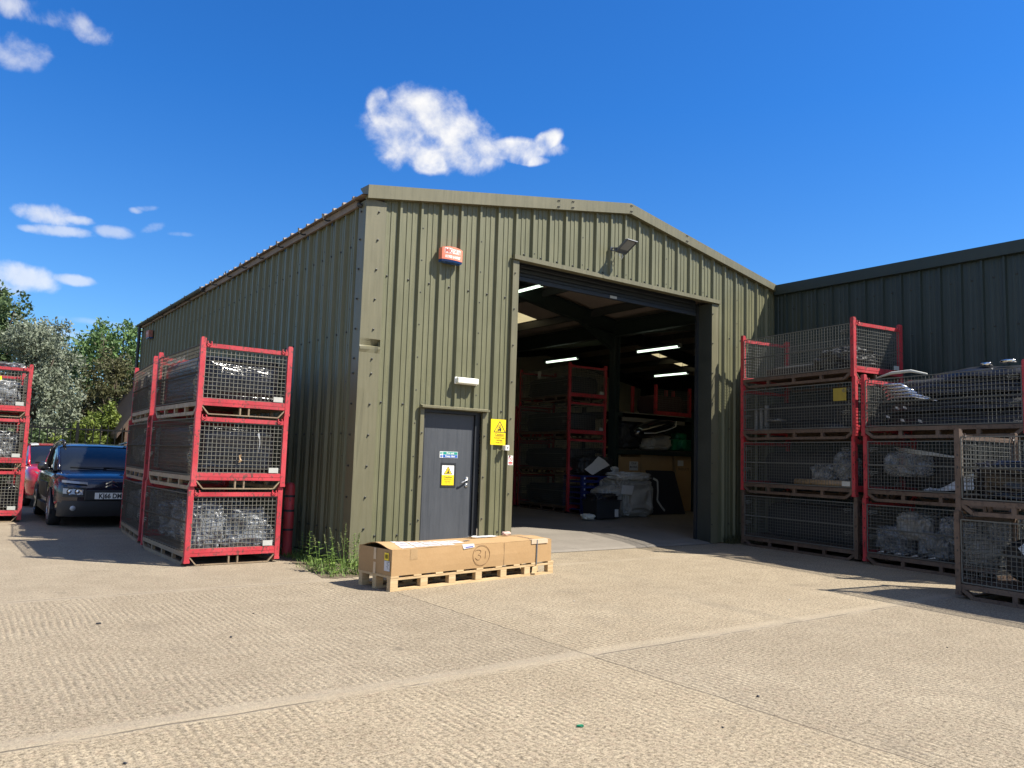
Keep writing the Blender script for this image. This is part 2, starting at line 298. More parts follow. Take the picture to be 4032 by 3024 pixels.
# ------------------------------------------------------------------ mesh helpers
class MB:
    def __init__(s): s.v = []; s.f = []; s.m = []
    def add(s, vs, fs, m=0):
        o = len(s.v); s.v += [tuple(v) for v in vs]; s.f += [tuple(i+o for i in f) for f in fs]; s.m += [m]*len(fs)
    def box(s, x0, y0, z0, x1, y1, z1, m=0):
        s.add([(x0, y0, z0), (x1, y0, z0), (x1, y1, z0), (x0, y1, z0), (x0, y0, z1), (x1, y0, z1), (x1, y1, z1), (x0, y1, z1)],
              [(0, 3, 2, 1), (4, 5, 6, 7), (0, 1, 5, 4), (1, 2, 6, 5), (2, 3, 7, 6), (3, 0, 4, 7)], m)
    def quad(s, a, b, c, d, m=0): s.add([a, b, c, d], [(0, 1, 2, 3)], m)
    def bar(s, p, q, w, h=None, m=0, upv=(0, 0, 1), cap=True):
        p = Vector(p); q = Vector(q); h = w if h is None else h; d = (q-p).normalized(); u = Vector(upv)
        if abs(d.dot(u)) > .98: u = Vector((0, 1, 0))
        a = d.cross(u).normalized()*w/2; b = a.cross(d).normalized()*h/2
        vs = [p-a-b, p+a-b, p+a+b, p-a+b, q-a-b, q+a-b, q+a+b, q-a+b]
        fs = [(0, 1, 5, 4), (1, 2, 6, 5), (2, 3, 7, 6), (3, 0, 4, 7)]
        if cap: fs += [(0, 3, 2, 1), (4, 5, 6, 7)]
        s.add(vs, fs, m)
    def tube(s, pts, r, n=6, m=0, cap=True):
        pts = [Vector(p) for p in pts]; rs = r if isinstance(r, (list, tuple)) else [r]*len(pts); o = len(s.v); prev = None
        for i, p in enumerate(pts):
            d = (pts[min(i+1, len(pts)-1)]-pts[max(i-1, 0)]).normalized(); u = prev if prev is not None else (Vector((0, 0, 1)) if abs(d.z) < .9 else Vector((1, 0, 0)))
            a = d.cross(u).normalized(); b = a.cross(d).normalized(); prev = b
            for k in range(n):
                t_ = 2*PI*k/n; s.v.append(tuple(p+a*rs[i]*math.cos(t_)+b*rs[i]*math.sin(t_)))
        for i in range(len(pts)-1):
            for k in range(n):
                k2 = (k+1) % n; s.f.append((o+i*n+k, o+i*n+k2, o+(i+1)*n+k2, o+(i+1)*n+k)); s.m.append(m)
        if cap:
            s.f.append(tuple(o+k for k in range(n))[::-1]); s.m.append(m); s.f.append(tuple(o+(len(pts)-1)*n+k for k in range(n))); s.m.append(m)
    def lathe(s, prof, axis, origin, n=24, m=0):
        """prof: list of (radius, along axis)"""
        ax = Vector(axis).normalized(); u = Vector((0, 0, 1)) if abs(ax.z) < .9 else Vector((1, 0, 0)); a = ax.cross(u).normalized(); b = ax.cross(a); O = Vector(origin); o = len(s.v)
        for r, h in prof:
            for k in range(n): s.v.append(tuple(O+ax*h+(a*math.cos(2*PI*k/n)+b*math.sin(2*PI*k/n))*r))
        for i in range(len(prof)-1):
            for k in range(n):
                k2 = (k+1) % n; s.f.append((o+i*n+k, o+i*n+k2, o+(i+1)*n+k2, o+(i+1)*n+k)); s.m.append(m)
    def disc(s, c, axis, r, n=16, m=0):
        ax = Vector(axis).normalized(); u = Vector((0, 0, 1)) if abs(ax.z) < .9 else Vector((1, 0, 0)); a = ax.cross(u).normalized(); b = ax.cross(a); C_ = Vector(c)
        s.add([C_+(a*math.cos(2*PI*k/n)+b*math.sin(2*PI*k/n))*r for k in range(n)], [tuple(range(n))], m)
    def loft(s, rings, m=0, closed=False):
        o = len(s.v); n = len(rings[0])
        for r in rings: s.v += [tuple(p) for p in r]
        for i in range(len(rings)-1):
            for k in range(n if closed else n-1):
                k2 = (k+1) % n; s.f.append((o+i*n+k, o+i*n+k2, o+(i+1)*n+k2, o+(i+1)*n+k)); s.m.append(m)
    def poly(s, pts, thick, nrm, m=0):
        """flat polygon extruded by thick along nrm"""
        nv = Vector(nrm)*thick; n = len(pts); a = [Vector(p) for p in pts]; b = [p+nv for p in a]
        s.add(a+b, [tuple(range(n))[::-1], tuple(range(n, 2*n))]+[(i, (i+1) % n, n+(i+1) % n, n+i) for i in range(n)], m)
def obj(name, mb, mats, parent=None, smooth=False, loc=None, bev=0):
    me = bpy.data.meshes.new(name); me.from_pydata(mb.v, [], mb.f)
    for m_ in (mats if isinstance(mats, (list, tuple)) else [mats]): me.materials.append(m_)
    me.polygons.foreach_set('material_index', mb.m)
    if smooth: me.polygons.foreach_set('use_smooth', [True]*len(mb.f))
    me.update(); o = bpy.data.objects.new(name, me); COL.objects.link(o)
    if parent: o.parent = parent
    if loc: o.location = loc
    if bev:
        b = o.modifiers.new('bevel', 'BEVEL'); b.width = bev; b.segments = 2; b.limit_method = 'ANGLE'; b.angle_limit = math.radians(40)
    return o
def tag(o, label, cat, group=None, kind=None):
    if label: o['label'] = label
    if cat: o['category'] = cat
    if group: o['group'] = group
    if kind or cat: o['kind'] = kind or 'thing'
    return o
def thing(name, label, cat, loc=(0, 0, 0), rz=0, group=None, sc_=1):
    o = bpy.data.objects.new(name, None); COL.objects.link(o); o.location = loc; o.rotation_euler = (0, 0, rz); o.scale = (sc_,)*3; o.empty_display_size = .2
    return tag(o, label, cat, group)
def struct(name, mb, mats): return tag(obj(name, mb, mats), None, None, None, 'structure')
def children(o): return [c for c in o.children]
def copy_tree(o, parent=None):
    c = o.copy(); COL.objects.link(c); c.parent = parent
    for ch in children(o): copy_tree(ch, c)
    return c
def text_mb(mb, s, size, origin, ux, uy, m=0, align='CENTER', squash=1., th=0.0):
    """writes s as flat letters; ux, uy are the reading and up directions"""
    cu = bpy.data.curves.new('t', 'FONT'); cu.body = s; cu.size = size; cu.align_x = align; cu.resolution_u = 3; cu.offset = th
    o = bpy.data.objects.new('t', cu); COL.objects.link(o); dg = bpy.context.evaluated_depsgraph_get(); me = o.evaluated_get(dg).to_mesh()
    O = Vector(origin); ux = Vector(ux); uy = Vector(uy)
    mb.add([O+ux*(v.co.x*squash)+uy*v.co.y for v in me.vertices], [tuple(p.vertices) for p in me.polygons], m)
    o.to_mesh_clear(); bpy.data.objects.remove(o); bpy.data.curves.remove(cu)
def crumple(mb, size, origin, seed, amp=.12, n=5, m=0, fl=None, sq=.55, sc_=2.2, ridged=True, stretch=(1, 1, 1)):
    """a creased, stuffed bag or wrapped heap: a superellipsoid pushed about by ridged noise, flat where it rests"""
    bm = bmesh.new(); bmesh.ops.create_icosphere(bm, subdivisions=n, radius=1); O = Vector(origin); off = Vector((seed*7.3, seed*3.1, seed*5.7))
    vs = []
    for v in bm.verts:
        p = v.co.normalized(); q = Vector([math.copysign(abs(c)**sq, c) for c in p])
        s_ = Vector((p.x*stretch[0], p.y*stretch[1], p.z*stretch[2]))*sc_
        k = noise.fractal(s_+off, 1.0, 2.1, 3)*.6
        if ridged: k += (1-abs(noise.noise(s_*1.7+off))*2.2)*.55+(1-abs(noise.noise(s_*3.7+off*1.7))*2.)*.14-.40
        q = q*(1+amp*k); w = Vector((q.x*size[0]/2, q.y*size[1]/2, q.z*size[2]/2)); w.z = max(w.z, -size[2]/2); vs.append(O+w+Vector((0, 0, size[2]/2)))
    mb.add(vs, [tuple(x.index for x in f.verts) for f in bm.faces], m); bm.free()
# ------------------------------------------------------------------ ground
g = MB(); g.quad((-300, -300, -.03), (300, -300, -.03), (300, 300, -.03), (-300, 300, -.03)); struct('ground', g, GRASSG)
g = MB(); g.quad((-30, -40, 0), (26, -40, 0), (26, 21.5, 0), (-30, 21.5, 0)); struct('concrete_yard', g, MATS['concrete'])
g = MB(); FZ = [(-.06, .006), (.02, .03), (.35, .06), (3.6, .20), (14.3, .20)]; g.loft([[(2.5, y, z) for y, z in FZ[:2]], [(7.15, y, z) for y, z in FZ[:2]]]); g.loft([[(2.5, y, z) for y, z in FZ[1:3]], [(7.15, y, z) for y, z in FZ[1:3]]]); g.loft([[(.02, y, z) for y, z in FZ[2:]], [(20, y, z) for y, z in FZ[2:]]]); struct('warehouse_floor', g, FLOORM)
# bare soil strip between the slab and the warehouse
g = MB(); g.add([(-.66, -1.06, .004), (.66, -.98, .004), (.66, -.02, .004), (-.05, -.02, .004), (-.05, 6, .004), (-.5, 6, .004), (-.62, 0, .004), (-.78, -.95, .004)], [tuple(range(8))]); struct('soil_strip', g, SOIL)
# ------------------------------------------------------------------ warehouse (gable on y=0, side wall on x=0)
RISE = .173
def ztop_gable(x): return 4.90+RISE*x if x < 4.88 else 5.744-RISE*(x-4.88)
PER = .33333
PROF = [(0, 0), (.072, 0), (.077, .009), (.112, .007), (.122, 0), (.157, 0), (.162, .009), (.197, .007), (.207, 0), (.262, 0), (.282, .042), (.316, .042), (.3333, 0)]
def cladding(mb, u0_, u1_, phase, ztop, P, openings=(), zb=0.02, extra=()):
    pts = {}
    def depth(u):
        w = (u-phase) % PER
        for (a, da), (b, db) in zip(PROF, PROF[1:]):
            if a <= w <= b: return da+(db-da)*(w-a)/max(1e-6, b-a)
        return 0
    us = {u0_, u1_}
    k = math.floor((u0_-phase)/PER)-1
    while phase+k*PER < u1_+PER:
        for a, d in PROF[:-1]:
            u = phase+k*PER+a
            if u0_ < u < u1_: us.add(round(u, 4))
        k += 1
    for o in openings:
        for e in o[:2]:
            if u0_ < e < u1_: us.add(e)
    for e in extra:
        if u0_ < e < u1_: us.add(e)
    us = sorted(us)
    for a, b in zip(us, us[1:]):
        if b-a < 1e-4: continue
        mid = (a+b)/2; z0a = z0b = zb
        for o in openings:
            if o[0] < mid < o[1]: z0a = z0b = o[2]
        da, db = depth(a+1e-5), depth(b-1e-5)
        mb.quad(P(a, da, z0a), P(b, db, z0b), P(b, db, ztop(b)), P(a, da, ztop(a)))
def screw(mb, p, n, m=1, r=.011):
    n = Vector(n); mb.lathe([(r*1.5, 0), (r*1.5, .004), (r, .006), (r*.8, .018), (0.0005, .019)], n, p, 6, m)
wh = thing('warehouse', 'olive green box-profile metal warehouse with open roller door in its gable end', 'warehouse')
DOOR = (.99, 1.975, 2.09); BIG = (2.53, 7.12, 4.50)
GP = lambda u, d, z: (u, -d, z)
mb = MB(); cladding(mb, .245, 9.1, .194, ztop_gable, GP, (DOOR, BIG), extra=(4.88,))
for k in range(28):
    uc = .194+k*PER+.137; cr = .194+k*PER+.318
    for z in (.35, 2.13, 3.87):
        if uc < 9 and not (z < 4.5 and 2.35 < uc < 7.3) and not (z < 2.1 and .9 < uc < 2.1): screw(mb, (uc, -.002, z), (0, -1, 0))
    if uc < 9 and 2.5 < uc < 7.2: screw(mb, (uc, -.002, 4.60), (0, -1, 0))
    if k % 3 == 1 and .2 < cr < 9:
        z = .5
        while z < ztop_gable(cr)-.3:
            if not (2.35 < cr < 7.3 and z < 4.58) and not (.9 < cr < 2.1 and z < 2.15): screw(mb, (cr, -.03, z), (0, -1, 0))
            z += .46
obj('gable_cladding', mb, [OLIVE, SCREW], wh)
SP = lambda u, d, z: (-d, u, z)
mb = MB(); cladding(mb, .17, 14.3, .0, lambda u: 4.86, SP)
for k in range(43):
    for z in (.4, 1.7, 3.1, 4.3): screw(mb, (-.002, k*PER+.137, z+.0), (-1, 0, 0))
    if k % 3 == 0:
        for q in range(9): screw(mb, (-.03, k*PER+.318, .4+q*.5), (-1, 0, 0))
obj('side_cladding', mb, [OLIVE, SCREW], wh)
# corner flashing with the forklift dent
mb = MB(); zs = [0.01, .6, 1.2, 1.8, 2.3, 2.6, 2.78, 2.84, 2.872, 2.8735, 2.90, 2.93, 2.97, 3.1, 3.5, 4.0, 4.5, 4.875]; xs = [-.040, .0, .06, .12, .18, .225, .262]
def dent(x, z):
    y = -.040; f = max(0, min(1, (x+.04)/.30)); zz = z
    if 2.872 < z < 2.97: y += (.012+.075*f)*(2.97-z)/.09*(.35+.65*f); zz = z+.02*f
    elif 2.84 <= z <= 2.872: y -= .012+.02*f*noise.noise(Vector((x*30, 1, 2))); zz = z-.02*(1-f)
    y -= .004*noise.noise(Vector((x*6, z*2.2, 3)))
    if abs(z-1.8) < .1 and x < .03: y += .012
    return (x, y, zz)
for i in range(len(zs)-1):
    for j in range(len(xs)-1): mb.quad(dent(xs[j], zs[i]), dent(xs[j+1], zs[i]), dent(xs[j+1], zs[i+1]), dent(xs[j], zs[i+1]))
for a, b in zip(zs, zs[1:]): mb.quad((.262, -.040, a), (.262, -.001, a), (.262, -.001, b), (.262, -.040, b))
mb.quad((-.040, -.040, .01), (-.040, .19, .01), (-.040, .19, 4.86), (-.040, -.040, 4.86)); mb.quad((-.040, .19, .01), (-.001, .19, .01), (-.001, .19, 4.86), (-.040, .19, 4.86))
for z in (.45, .86, 1.27, 1.68, 2.09, 2.50, 2.70, 3.10, 3.51, 3.92, 4.33, 4.72): screw(mb, (.15, -.043, z), (0, -1, 0)); screw(mb, (-.043, .10, z), (-1, 0, 0))
obj('corner_flashing', mb, [FLASH, SCREW], wh)
# verge flashing up and down the gable, soffit and fixings
mb = MB()
def verge(xa, zb1, zt1, xb, zb2, zt2):
    A = [(xa, -.035, zb1-.005), (xa, -.105, zb1), (xa, -.110, zt1), (xa, .16, zt1+.012)]; B = [(xb, -.035, zb2-.005), (xb, -.105, zb2), (xb, -.110, zt2), (xb, .16, zt2+.012)]
    mb.loft([A, B])
verge(-.05, 4.862, 5.045, 4.88, 5.712, 5.893); verge(4.88, 5.712, 5.893, 9.02, 4.99, 5.125); 
mb.quad((-.05, -.035, 4.857), (-.05, -.105, 4.862), (-.05, -.11, 5.045), (-.05, .16, 5.057))
for x in (3.24, 3.27, 3.54, 3.57, 4.865, 4.895, 6.30, 6.33):
    for f in (.15, .05): screw(mb, (x, -.108, (ztop_gable(x)-.04+f)), (0, -1, 0), 1, .008)
obj('verge_flashing', mb, [FLASH, SCREW], wh)
# lintel and jamb trims of the roller door
mb = MB(); mb.loft([[(x, -.036, 4.565), (x, -.085, 4.55), (x, -.085, 4.482), (x, -.02, 4.474), (x, .02, 4.474)] for x in (2.44, 7.305)])
for x in (2.44, 7.305): mb.quad((x, -.036, 4.565), (x, -.085, 4.55), (x, -.085, 4.482), (x, -.02, 4.474))
mb.box(4.27, -.089, 4.484, 4.30, -.0855, 4.549); obj('lintel_flashing', mb, [FLASH], wh)
JAMBIN = M('dark_jamb_lining', (.030, .034, .027), .6, .25, 3)
for x0, x1, xin in ((2.44, 2.555, 2.555), (7.10, 7.29, 7.10)):
    mb = MB(); mb.quad((x0, -.047, .01), (x1, -.047, .01), (x1, -.047, 4.47), (x0, -.047, 4.47))
    for x in (x0, x1):
        if x != xin: mb.quad((x, -.047, .01), (x, -.001, .01), (x, -.001, 4.47), (x, -.047, 4.47))
    for k in range(8): screw(mb, ((x0+.02) if x0 > 5 else (x1-.075), -.048, .35+k*.56), (0, -1, 0), 1, .009)
    jf = obj('jamb_flashing', mb, [FLASH, SCREW], wh)
    mb = MB(); mb.box(min(xin, xin+(.012 if x0 > 5 else -.012)), -.046, .012, max(xin, xin+(.012 if x0 > 5 else -.012)), .31, 4.47); obj('jamb_lining', mb, [JAMBIN], wh)
# roller shutter: curtain slats, bottom rail, guides, label
sh = MB()
for k in range(8):
    z = 4.335+k*.075; sh.loft([[(x, .33, z), (x, .315, z+.02), (x, .315, z+.055), (x, .33, z+.075)] for x in (2.60, 7.06)])
sh.box(2.60, .30, 4.272, 7.06, .35, 4.333); shu = obj('roller_shutter', sh, [M('navy_grey_shutter', (.024, .029, .036), .55)], wh)
mb = MB(); mb.box(4.80, .296, 4.283, 4.96, .299, 4.328); obj('label_plate', mb, [PLATE], shu)
for x in (2.557, 7.06):
    mb = MB(); mb.box(x, .27, .01, x+.038, .33, 4.5); obj('shutter_guide', mb, [FRAMED], wh)
# personnel door
mb = MB(); mb.box(1.022, .055, .02, 1.888, .10, 2.045); dr = obj('fire_door', mb, [DOORM], wh, bev=.003)
mb = MB(); mb.box(.99, -.02, .01, 1.02, .12, 2.09); mb.box(1.89, .02, .01, 1.975, .12, 2.09); mb.box(1.02, -.01, 2.047, 1.89, .12, 2.09); obj('door_frame', mb, [FRAMED], wh)
mb = MB()
for x0, x1 in ((.93, .989), (1.976, 2.05)): mb.box(x0, -.046, .01, x1, -.002, 2.09)
mb.loft([[(x, -.036, 2.145), (x, -.105, 2.128), (x, -.105, 2.102), (x, .01, 2.092)] for x in (.925, 2.06)])
for x in (.925, 2.06): mb.quad((x, -.036, 2.145), (x, -.105, 2.128), (x, -.105, 2.102), (x, .01, 2.092))
for z in (.55, 1.15, 1.75): screw(mb, (.96, -.046, z), (0, -1, 0), 1, .009); screw(mb, (2.012, -.046, z), (0, -1, 0), 1, .009)
obj('door_flashing', mb, [FLASH, SCREW], wh)
mb = MB(); mb.lathe([(.030, 0), (.030, .012), (.012, .014), (.012, .045)], (0, -1, 0), (1.795, .055, 1.115), 16); mb.tube([(1.795, .012, 1.115), (1.78, .006, 1.113), (1.735, .006, 1.085), (1.69, .006, 1.066), (1.672, .012, 1.064)], .0105, 8)
mb.lathe([(.027, 0), (.027, .010), (.02, .013), (.0005, .013)], (0, -1, 0), (1.792, .055, 1.022), 16); obj('handle', mb, [STEEL], dr, True)
mb = MB(); mb.box(1.788, .0405, 1.012, 1.796, .043, 1.033); obj('keyhole', mb, [FRAMED], dr)
for z in (1.87, 1.05, .30):
    mb = MB(); mb.lathe([(.0005, -.05), (.010, -.05), (.010, .05), (.0005, .05)], (0, 0, 1), (1.017, .035, z), 10); obj('hinge', mb, [STEEL], dr, True)
mb = MB(); mb.box(1.352, .050, .992, 1.602, .0545, 1.340); obj('letter_plate', mb, [FRAMED], dr)
# roof of the left bay: ribbed sheets, eaves ends showing
mb = MB(); rings = []
u = -.08; us = []
while u < 14.4:
    for a, d in PROF[:-1]: us.append((u+a, .036 if d > .01 else 0))
    u += PER
mb.loft([[(x, y, 4.905+RISE*(x+.13)+d) for y, d in us] for x in (-.13, .4, 4.88)]); mb.loft([[(x, y, 4.893+RISE*(x+.13)) for y, d in us] for x in (-.13, 4.88)])
for (y0, d0), (y1, d1) in zip(us, us[1:]): mb.quad((-.13, y0, 4.893), (-.13, y1, 4.893), (-.13, y1, 4.905+d1), (-.13, y0, 4.905+d0))
obj('roof_sheeting', mb, [ROOFM], wh)
mb = MB(); mb.box(-.075, .20, 4.80, -.037, 14.3, 4.892); obj('eaves_board', mb, [M('weathered_eaves', (.20, .155, .12), .85, .3, 5)], wh)
def slope(mb, x0, z0, x1, z1, y0, y1, hole=None):
    f = lambda x: z0+(z1-z0)*(x-x0)/(x1-x0)
    xs_ = [x0, x1] if not hole else sorted({x0, x1, *[h[0] for h in hole], *[h[1] for h in hole]}); ys_ = [y0, y1] if not hole else sorted({y0, y1, *[h[2] for h in hole], *[h[3] for h in hole]})
    for a, b in zip(xs_, xs_[1:]):
        for c_, d in zip(ys_, ys_[1:]):
            if hole and any(h[0] <= (a+b)/2 <= h[1] and h[2] <= (c_+d)/2 <= h[3] for h in hole): continue
            mb.quad((a, c_, f(a)), (b, c_, f(b)), (b, d, f(b)), (a, d, f(a)))
RL = 5.79
zl = lambda x: RL-RISE*(x-4.88)
ho1 = [(6.9, 8.27, 6.82, 7.74), (5.3, 8.4, 10.6, 11.8), (5.3, 8.4, 12.4, 13.4)]  # first opening is seen; the other two are unseen, added to brighten the inside
mb = MB(); slope(mb, 4.88, RL, 9.1, zl(9.1), -.03, 14.3, ho1); slope(mb, .02, 4.89, 4.88, 5.735, .02, 14.3); obj('roof_lining', mb, [CEIL], wh)
for h in ho1:
    mb = MB(); slope(mb, h[0]-.06, zl(h[0]-.06)+.012, h[1]+.06, zl(h[1]+.06)+.012, h[2]-.06, h[3]+.06); obj('roof_light_seen_or_added', mb, [ROOFL], wh)
# steel frame: columns, rafters, purlins
for y in (.30, 4.65, 9.4, 14.1):
    mb = MB()
    for xa, za, xb, zb in ((.2, 4.72, 4.88, 5.53), (4.88, 5.53, 9.1, 4.80)):
        p, q = Vector((xa, y, za)), Vector((xb, y, zb))
        mb.bar(p, q, .012, .36); mb.bar(p+Vector((0, 0, .18)), q+Vector((0, 0, .18)), .17, .014); mb.bar(p-Vector((0, 0, .18)), q-Vector((0, 0, .18)), .17, .014)
    mb.add([(9.0, y-.006, 4.70), (7.9, y-.006, 4.86), (9.0, y-.006, 4.25), (9.0, y+.006, 4.70), (7.9, y+.006, 4.86), (9.0, y+.006, 4.25)], [(0, 1, 2), (3, 5, 4), (1, 4, 5, 2)])
    mb.bar((9.0, y, 4.26), (7.9, y, 4.84), .17, .014)
    for x in (.13,) if y < 1 else (.13, 9.1):
        mb.box(x-.10, y-.09, 0, x-.088, y+.09, 4.8); mb.box(x+.088, y-.09, 0, x+.10, y+.09, 4.8); mb.box(x-.088, y-.006, 0, x+.088, y+.006, 4.8)
    obj('portal_frame', mb, [STEELD], wh)
for x in (1.3, 2.6, 3.9, 5.6, 6.75, 8.3):
    mb = MB(); z = (4.89+RISE*x if x < 4.88 else zl(x))-.12; mb.box(x-.035, .05, z-.09, x+.035, 14.2, z+.09); obj('purlin', mb, [PURL], wh)
mb = MB(); mb.quad((0.02, 14.3, 0), (9.1, 14.3, 0), (9.1, 14.3, 5.1), (.02, 14.3, 4.9)); mb.add([(.02, 14.3, 4.9), (9.1, 14.3, 5.1), (4.88, 14.3, 5.8)], [(0, 1, 2)]); obj('end_cladding', mb, [LINER], wh)
mb = MB(); mb.box(9.02, .3, 4.60, 9.18, 14.1, 4.615); mb.box(9.02, .3, 4.96, 9.18, 14.1, 4.975); mb.box(9.094, .3, 4.615, 9.106, 14.1, 4.96); obj('valley_girder', mb, [STEELD], wh)
# gutter on the far half, bare brackets on the near half, downpipe
mb = MB(); n = 8
gp = lambda y: [(-.115+.062*math.cos(PI+PI*k/n), y, 4.895+.062*math.sin(PI+PI*k/n)) for k in range(n+1)]
gi = lambda y: [(-.115+.056*math.cos(PI+PI*k/n), y, 4.897+.056*math.sin(PI+PI*k/n)) for k in range(n+1)]
mb.loft([gp(7.75), gp(14.45)]); mb.loft([gi(7.75), gi(14.45)])
for y in (7.75, 14.45): mb.add(gp(y), [tuple(range(n+1))])
obj('gutter', mb, [M('black_gutter', (.02, .021, .022), .5)], wh)
for k, y in enumerate((1.09, 2.03, 3.01, 3.98, 4.92, 5.85, 6.85, 7.7, 9, 10.3, 11.6, 12.9)):
    mb = MB(); pts = [(-.038, y, 4.80), (-.045, y, 4.815)]+[(-.125+.075*math.cos(a), y, 4.88+.075*math.sin(a)) for a in [math.radians(d) for d in (-55, -80, -105, -130, -155, 180, 165)]]
    for a, b in zip(pts, pts[1:]): mb.bar(a, b, .022, .005, upv=(0, 1, 0))
    mb.box(-.044, y-.02, 4.74, -.037, y+.02, 4.83); obj('gutter_bracket', mb, [MATS['black_gutter']], wh)
mb = MB(); mb.tube([(-.115, 14.28, 4.84), (-.115, 14.28, .1)], .042, 10)
for z in (4.7, 3, 1.2): mb.lathe([(.044, -.03), (.052, -.03), (.052, .03), (.044, .03)], (0, 0, 1), (-.115, 14.28, z), 12); mb.box(-.10, 14.25, z-.015, -.03, 14.31, z+.015)
obj('downpipe', mb, [MATS['black_gutter']], wh)
mb = MB(); mb.lathe([(.028, 0), (.034, .02), (.030, .05), (.018, .07), (.0005, .07)], (-.8, .2, .5), (-.041, .10, 4.79), 10); obj('junction_box', mb, [MATS['black_gutter']], wh, True)
# ------------------------------------------------------------------ neighbouring unit on the right
nb = thing('neighbouring_unit', 'dark green metal clad building on the right, its wall in shade behind the cages', 'building')
mb = MB(); RP = lambda u, d, z: (9.1-d, -u, z)
cladding(mb, 0.0, 9.5, -.02, lambda u: 4.95, RP)
for k in range(29):
    for z in (1.2, 2.5, 3.8, 4.6): screw(mb, (9.098, -(k*PER+.117), z), (-1, 0, 0))
    if k % 3 == 2:
        for q in range(10): screw(mb, (9.066, -(k*PER+.298), .5+q*.46), (-1, 0, 0))
obj('side_cladding', mb, [DARKG, SCREW], nb)
mb = MB(); mb.loft([[(9.065, y, 4.905), (8.995, y, 4.915), (8.985, y, 5.112), (9.25, y, 5.13)] for y in (-.06, -9.6)]); obj('eaves_flashing', mb, [DARKG], nb)
zr = lambda x: 5.06+RISE*(x-9.1) if x < 14.5 else 5.06+RISE*5.4-RISE*(x-14.5)
ho2 = [(16.57, 17.47, 10.05, 10.93), (17.8, 18.65, 10.03, 10.95)]; ho_fill = [(9.9, 13.2, .4, 1.6), (9.9, 13.2, 2.2, 3.2), (10.6, 13.4, 8.8, 9.9)]  # the last three openings are unseen, added for more light indoors
mb = MB(); slope(mb, 9.0, zr(9.0), 14.5, zr(14.5), -9.6, 14.35, ho_fill); slope(mb, 14.5, zr(14.5), 20, zr(20), -9.6, 14.35, ho2); obj('roof_lining', mb, [CEIL], nb)
for h in ho2+ho_fill:
    mb = MB(); slope(mb, h[0]-.06, zr(h[0]-.06)+.012, h[1]+.06, zr(h[1]+.06)+.012, h[2]-.06, h[3]+.06); obj('roof_light_seen_or_added', mb, [ROOFL], nb)
mb = MB(); mb.quad((20, -9.6, 0), (20, 14.35, 0), (20, 14.35, zr(20)), (20, -9.6, zr(20))); mb.quad((9.1, -9.5, 0), (20, -9.5, 0), (20, -9.5, 5.9), (9.1, -9.5, 5.9))
obj('outer_cladding', mb, [DARKG], nb)
mb = MB(); mb.add([(9.1, 14.3, 0), (20, 14.3, 0), (20, 14.3, zr(20)), (14.5, 14.3, zr(14.5)), (9.1, 14.3, zr(9.1))], [(0, 1, 2, 3, 4)]); obj('end_cladding', mb, [LINER], nb)
for y in (4.65, 9.4, 14.1):
    mb = MB()
    for xa, za, xb, zb in ((9.1, 4.82, 14.5, zr(14.5)-.25), (14.5, zr(14.5)-.25, 19.9, 4.82)):
        mb.bar((xa, y, za), (xb, y, zb), .16, .36)
    mb.box(19.8, y-.1, 0, 20, y+.1, 4.8)
    obj('portal_frame', mb, [STEELD], nb)
for x in (10.3, 11.6, 12.9, 13.9, 15.3, 16.4, 17.63, 18.8):
    mb = MB(); mb.box(x-.035, -9, zr(x)-.21, x+.035, 14.2, zr(x)-.02); obj('purlin', mb, [PURL], nb)
# ------------------------------------------------------------------ fittings on the gable
al = thing('alarm_box', 'salmon alarm box with white lettering high on the sunlit gable', 'alarm box', (1.29, -.036, 4.2), group='alarm boxes on the warehouse')
def alarm_front(x, z):  # bowed front
    return -.095-.03*(1-(x/.17)**2)
mb = MB(); N = 10; xs = [-.17+.34*i/N for i in range(N+1)]
topz = lambda x: .215+.02*(1-(x/.17)**2)-.01
mb.loft([[(x, alarm_front(x, 0), .035) for x in xs], [(x, alarm_front(x, 0), topz(x)) for x in xs], [(x, 0, topz(x)) for x in xs]])
mb.quad((-.17, 0, .035), (-.17, -.095, .035), (-.17, -.095, topz(-.17)), (-.17, 0, topz(-.17))); mb.quad((.17, 0, .035), (.17, -.095, .035), (.17, -.095, topz(.17)), (.17, 0, topz(.17)))
obj('case', mb, [ORANGE], al)
mb = MB(); mb.loft([[(x, -.0, .0) for x in xs], [(x*.97, alarm_front(x, 0)+.012, .004) for x in xs], [(x, alarm_front(x, 0)-.001, .033) for x in xs], [(x, 0, .042) for x in xs]])
mb.add([(-.17, 0, 0), (-.165, -.083, .004), (-.17, -.096, .033), (-.17, 0, .042), (.17, 0, 0), (.165, -.083, .004), (.17, -.096, .033), (.17, 0, .042)], [(0, 1, 2, 3), (4, 7, 6, 5)]); obj('strobe', mb, [BLUEP], al)
def bow(mb_, y_off):  # wrap flat letters on the bowed front
    mb_.v = [(x, alarm_front(x, 0)-y_off, z) for x, y, z in mb_.v]
mb = MB()
for i in range(6): mb.quad((-.135+i*.019, 0, .125), (-.135+(i+1)*.019, 0, .125), (-.135+(i+1)*.019, 0, .203), (-.135+i*.019, 0, .203))
text_mb(mb, 'SECURITY', .092, (-.012, 0, .128), (1, 0, 0), (0, 0, 1), 0, 'LEFT', .35, .003); text_mb(mb, '01908 644907', .056, (0, 0, .058), (1, 0, 0), (0, 0, 1), 0, 'CENTER', .78, .0022); bow(mb, .0015); obj('lettering', mb, [WHITE], al)
mb = MB(); text_mb(mb, 'MK', .085, (-.078, 0, .134), (1, 0, 0), (0, 0, 1), 0, 'CENTER', .85, .003); bow(mb, .003); obj('initials', mb, [M('alarm_red_letters', (.5, .09, .05), .5)], al)
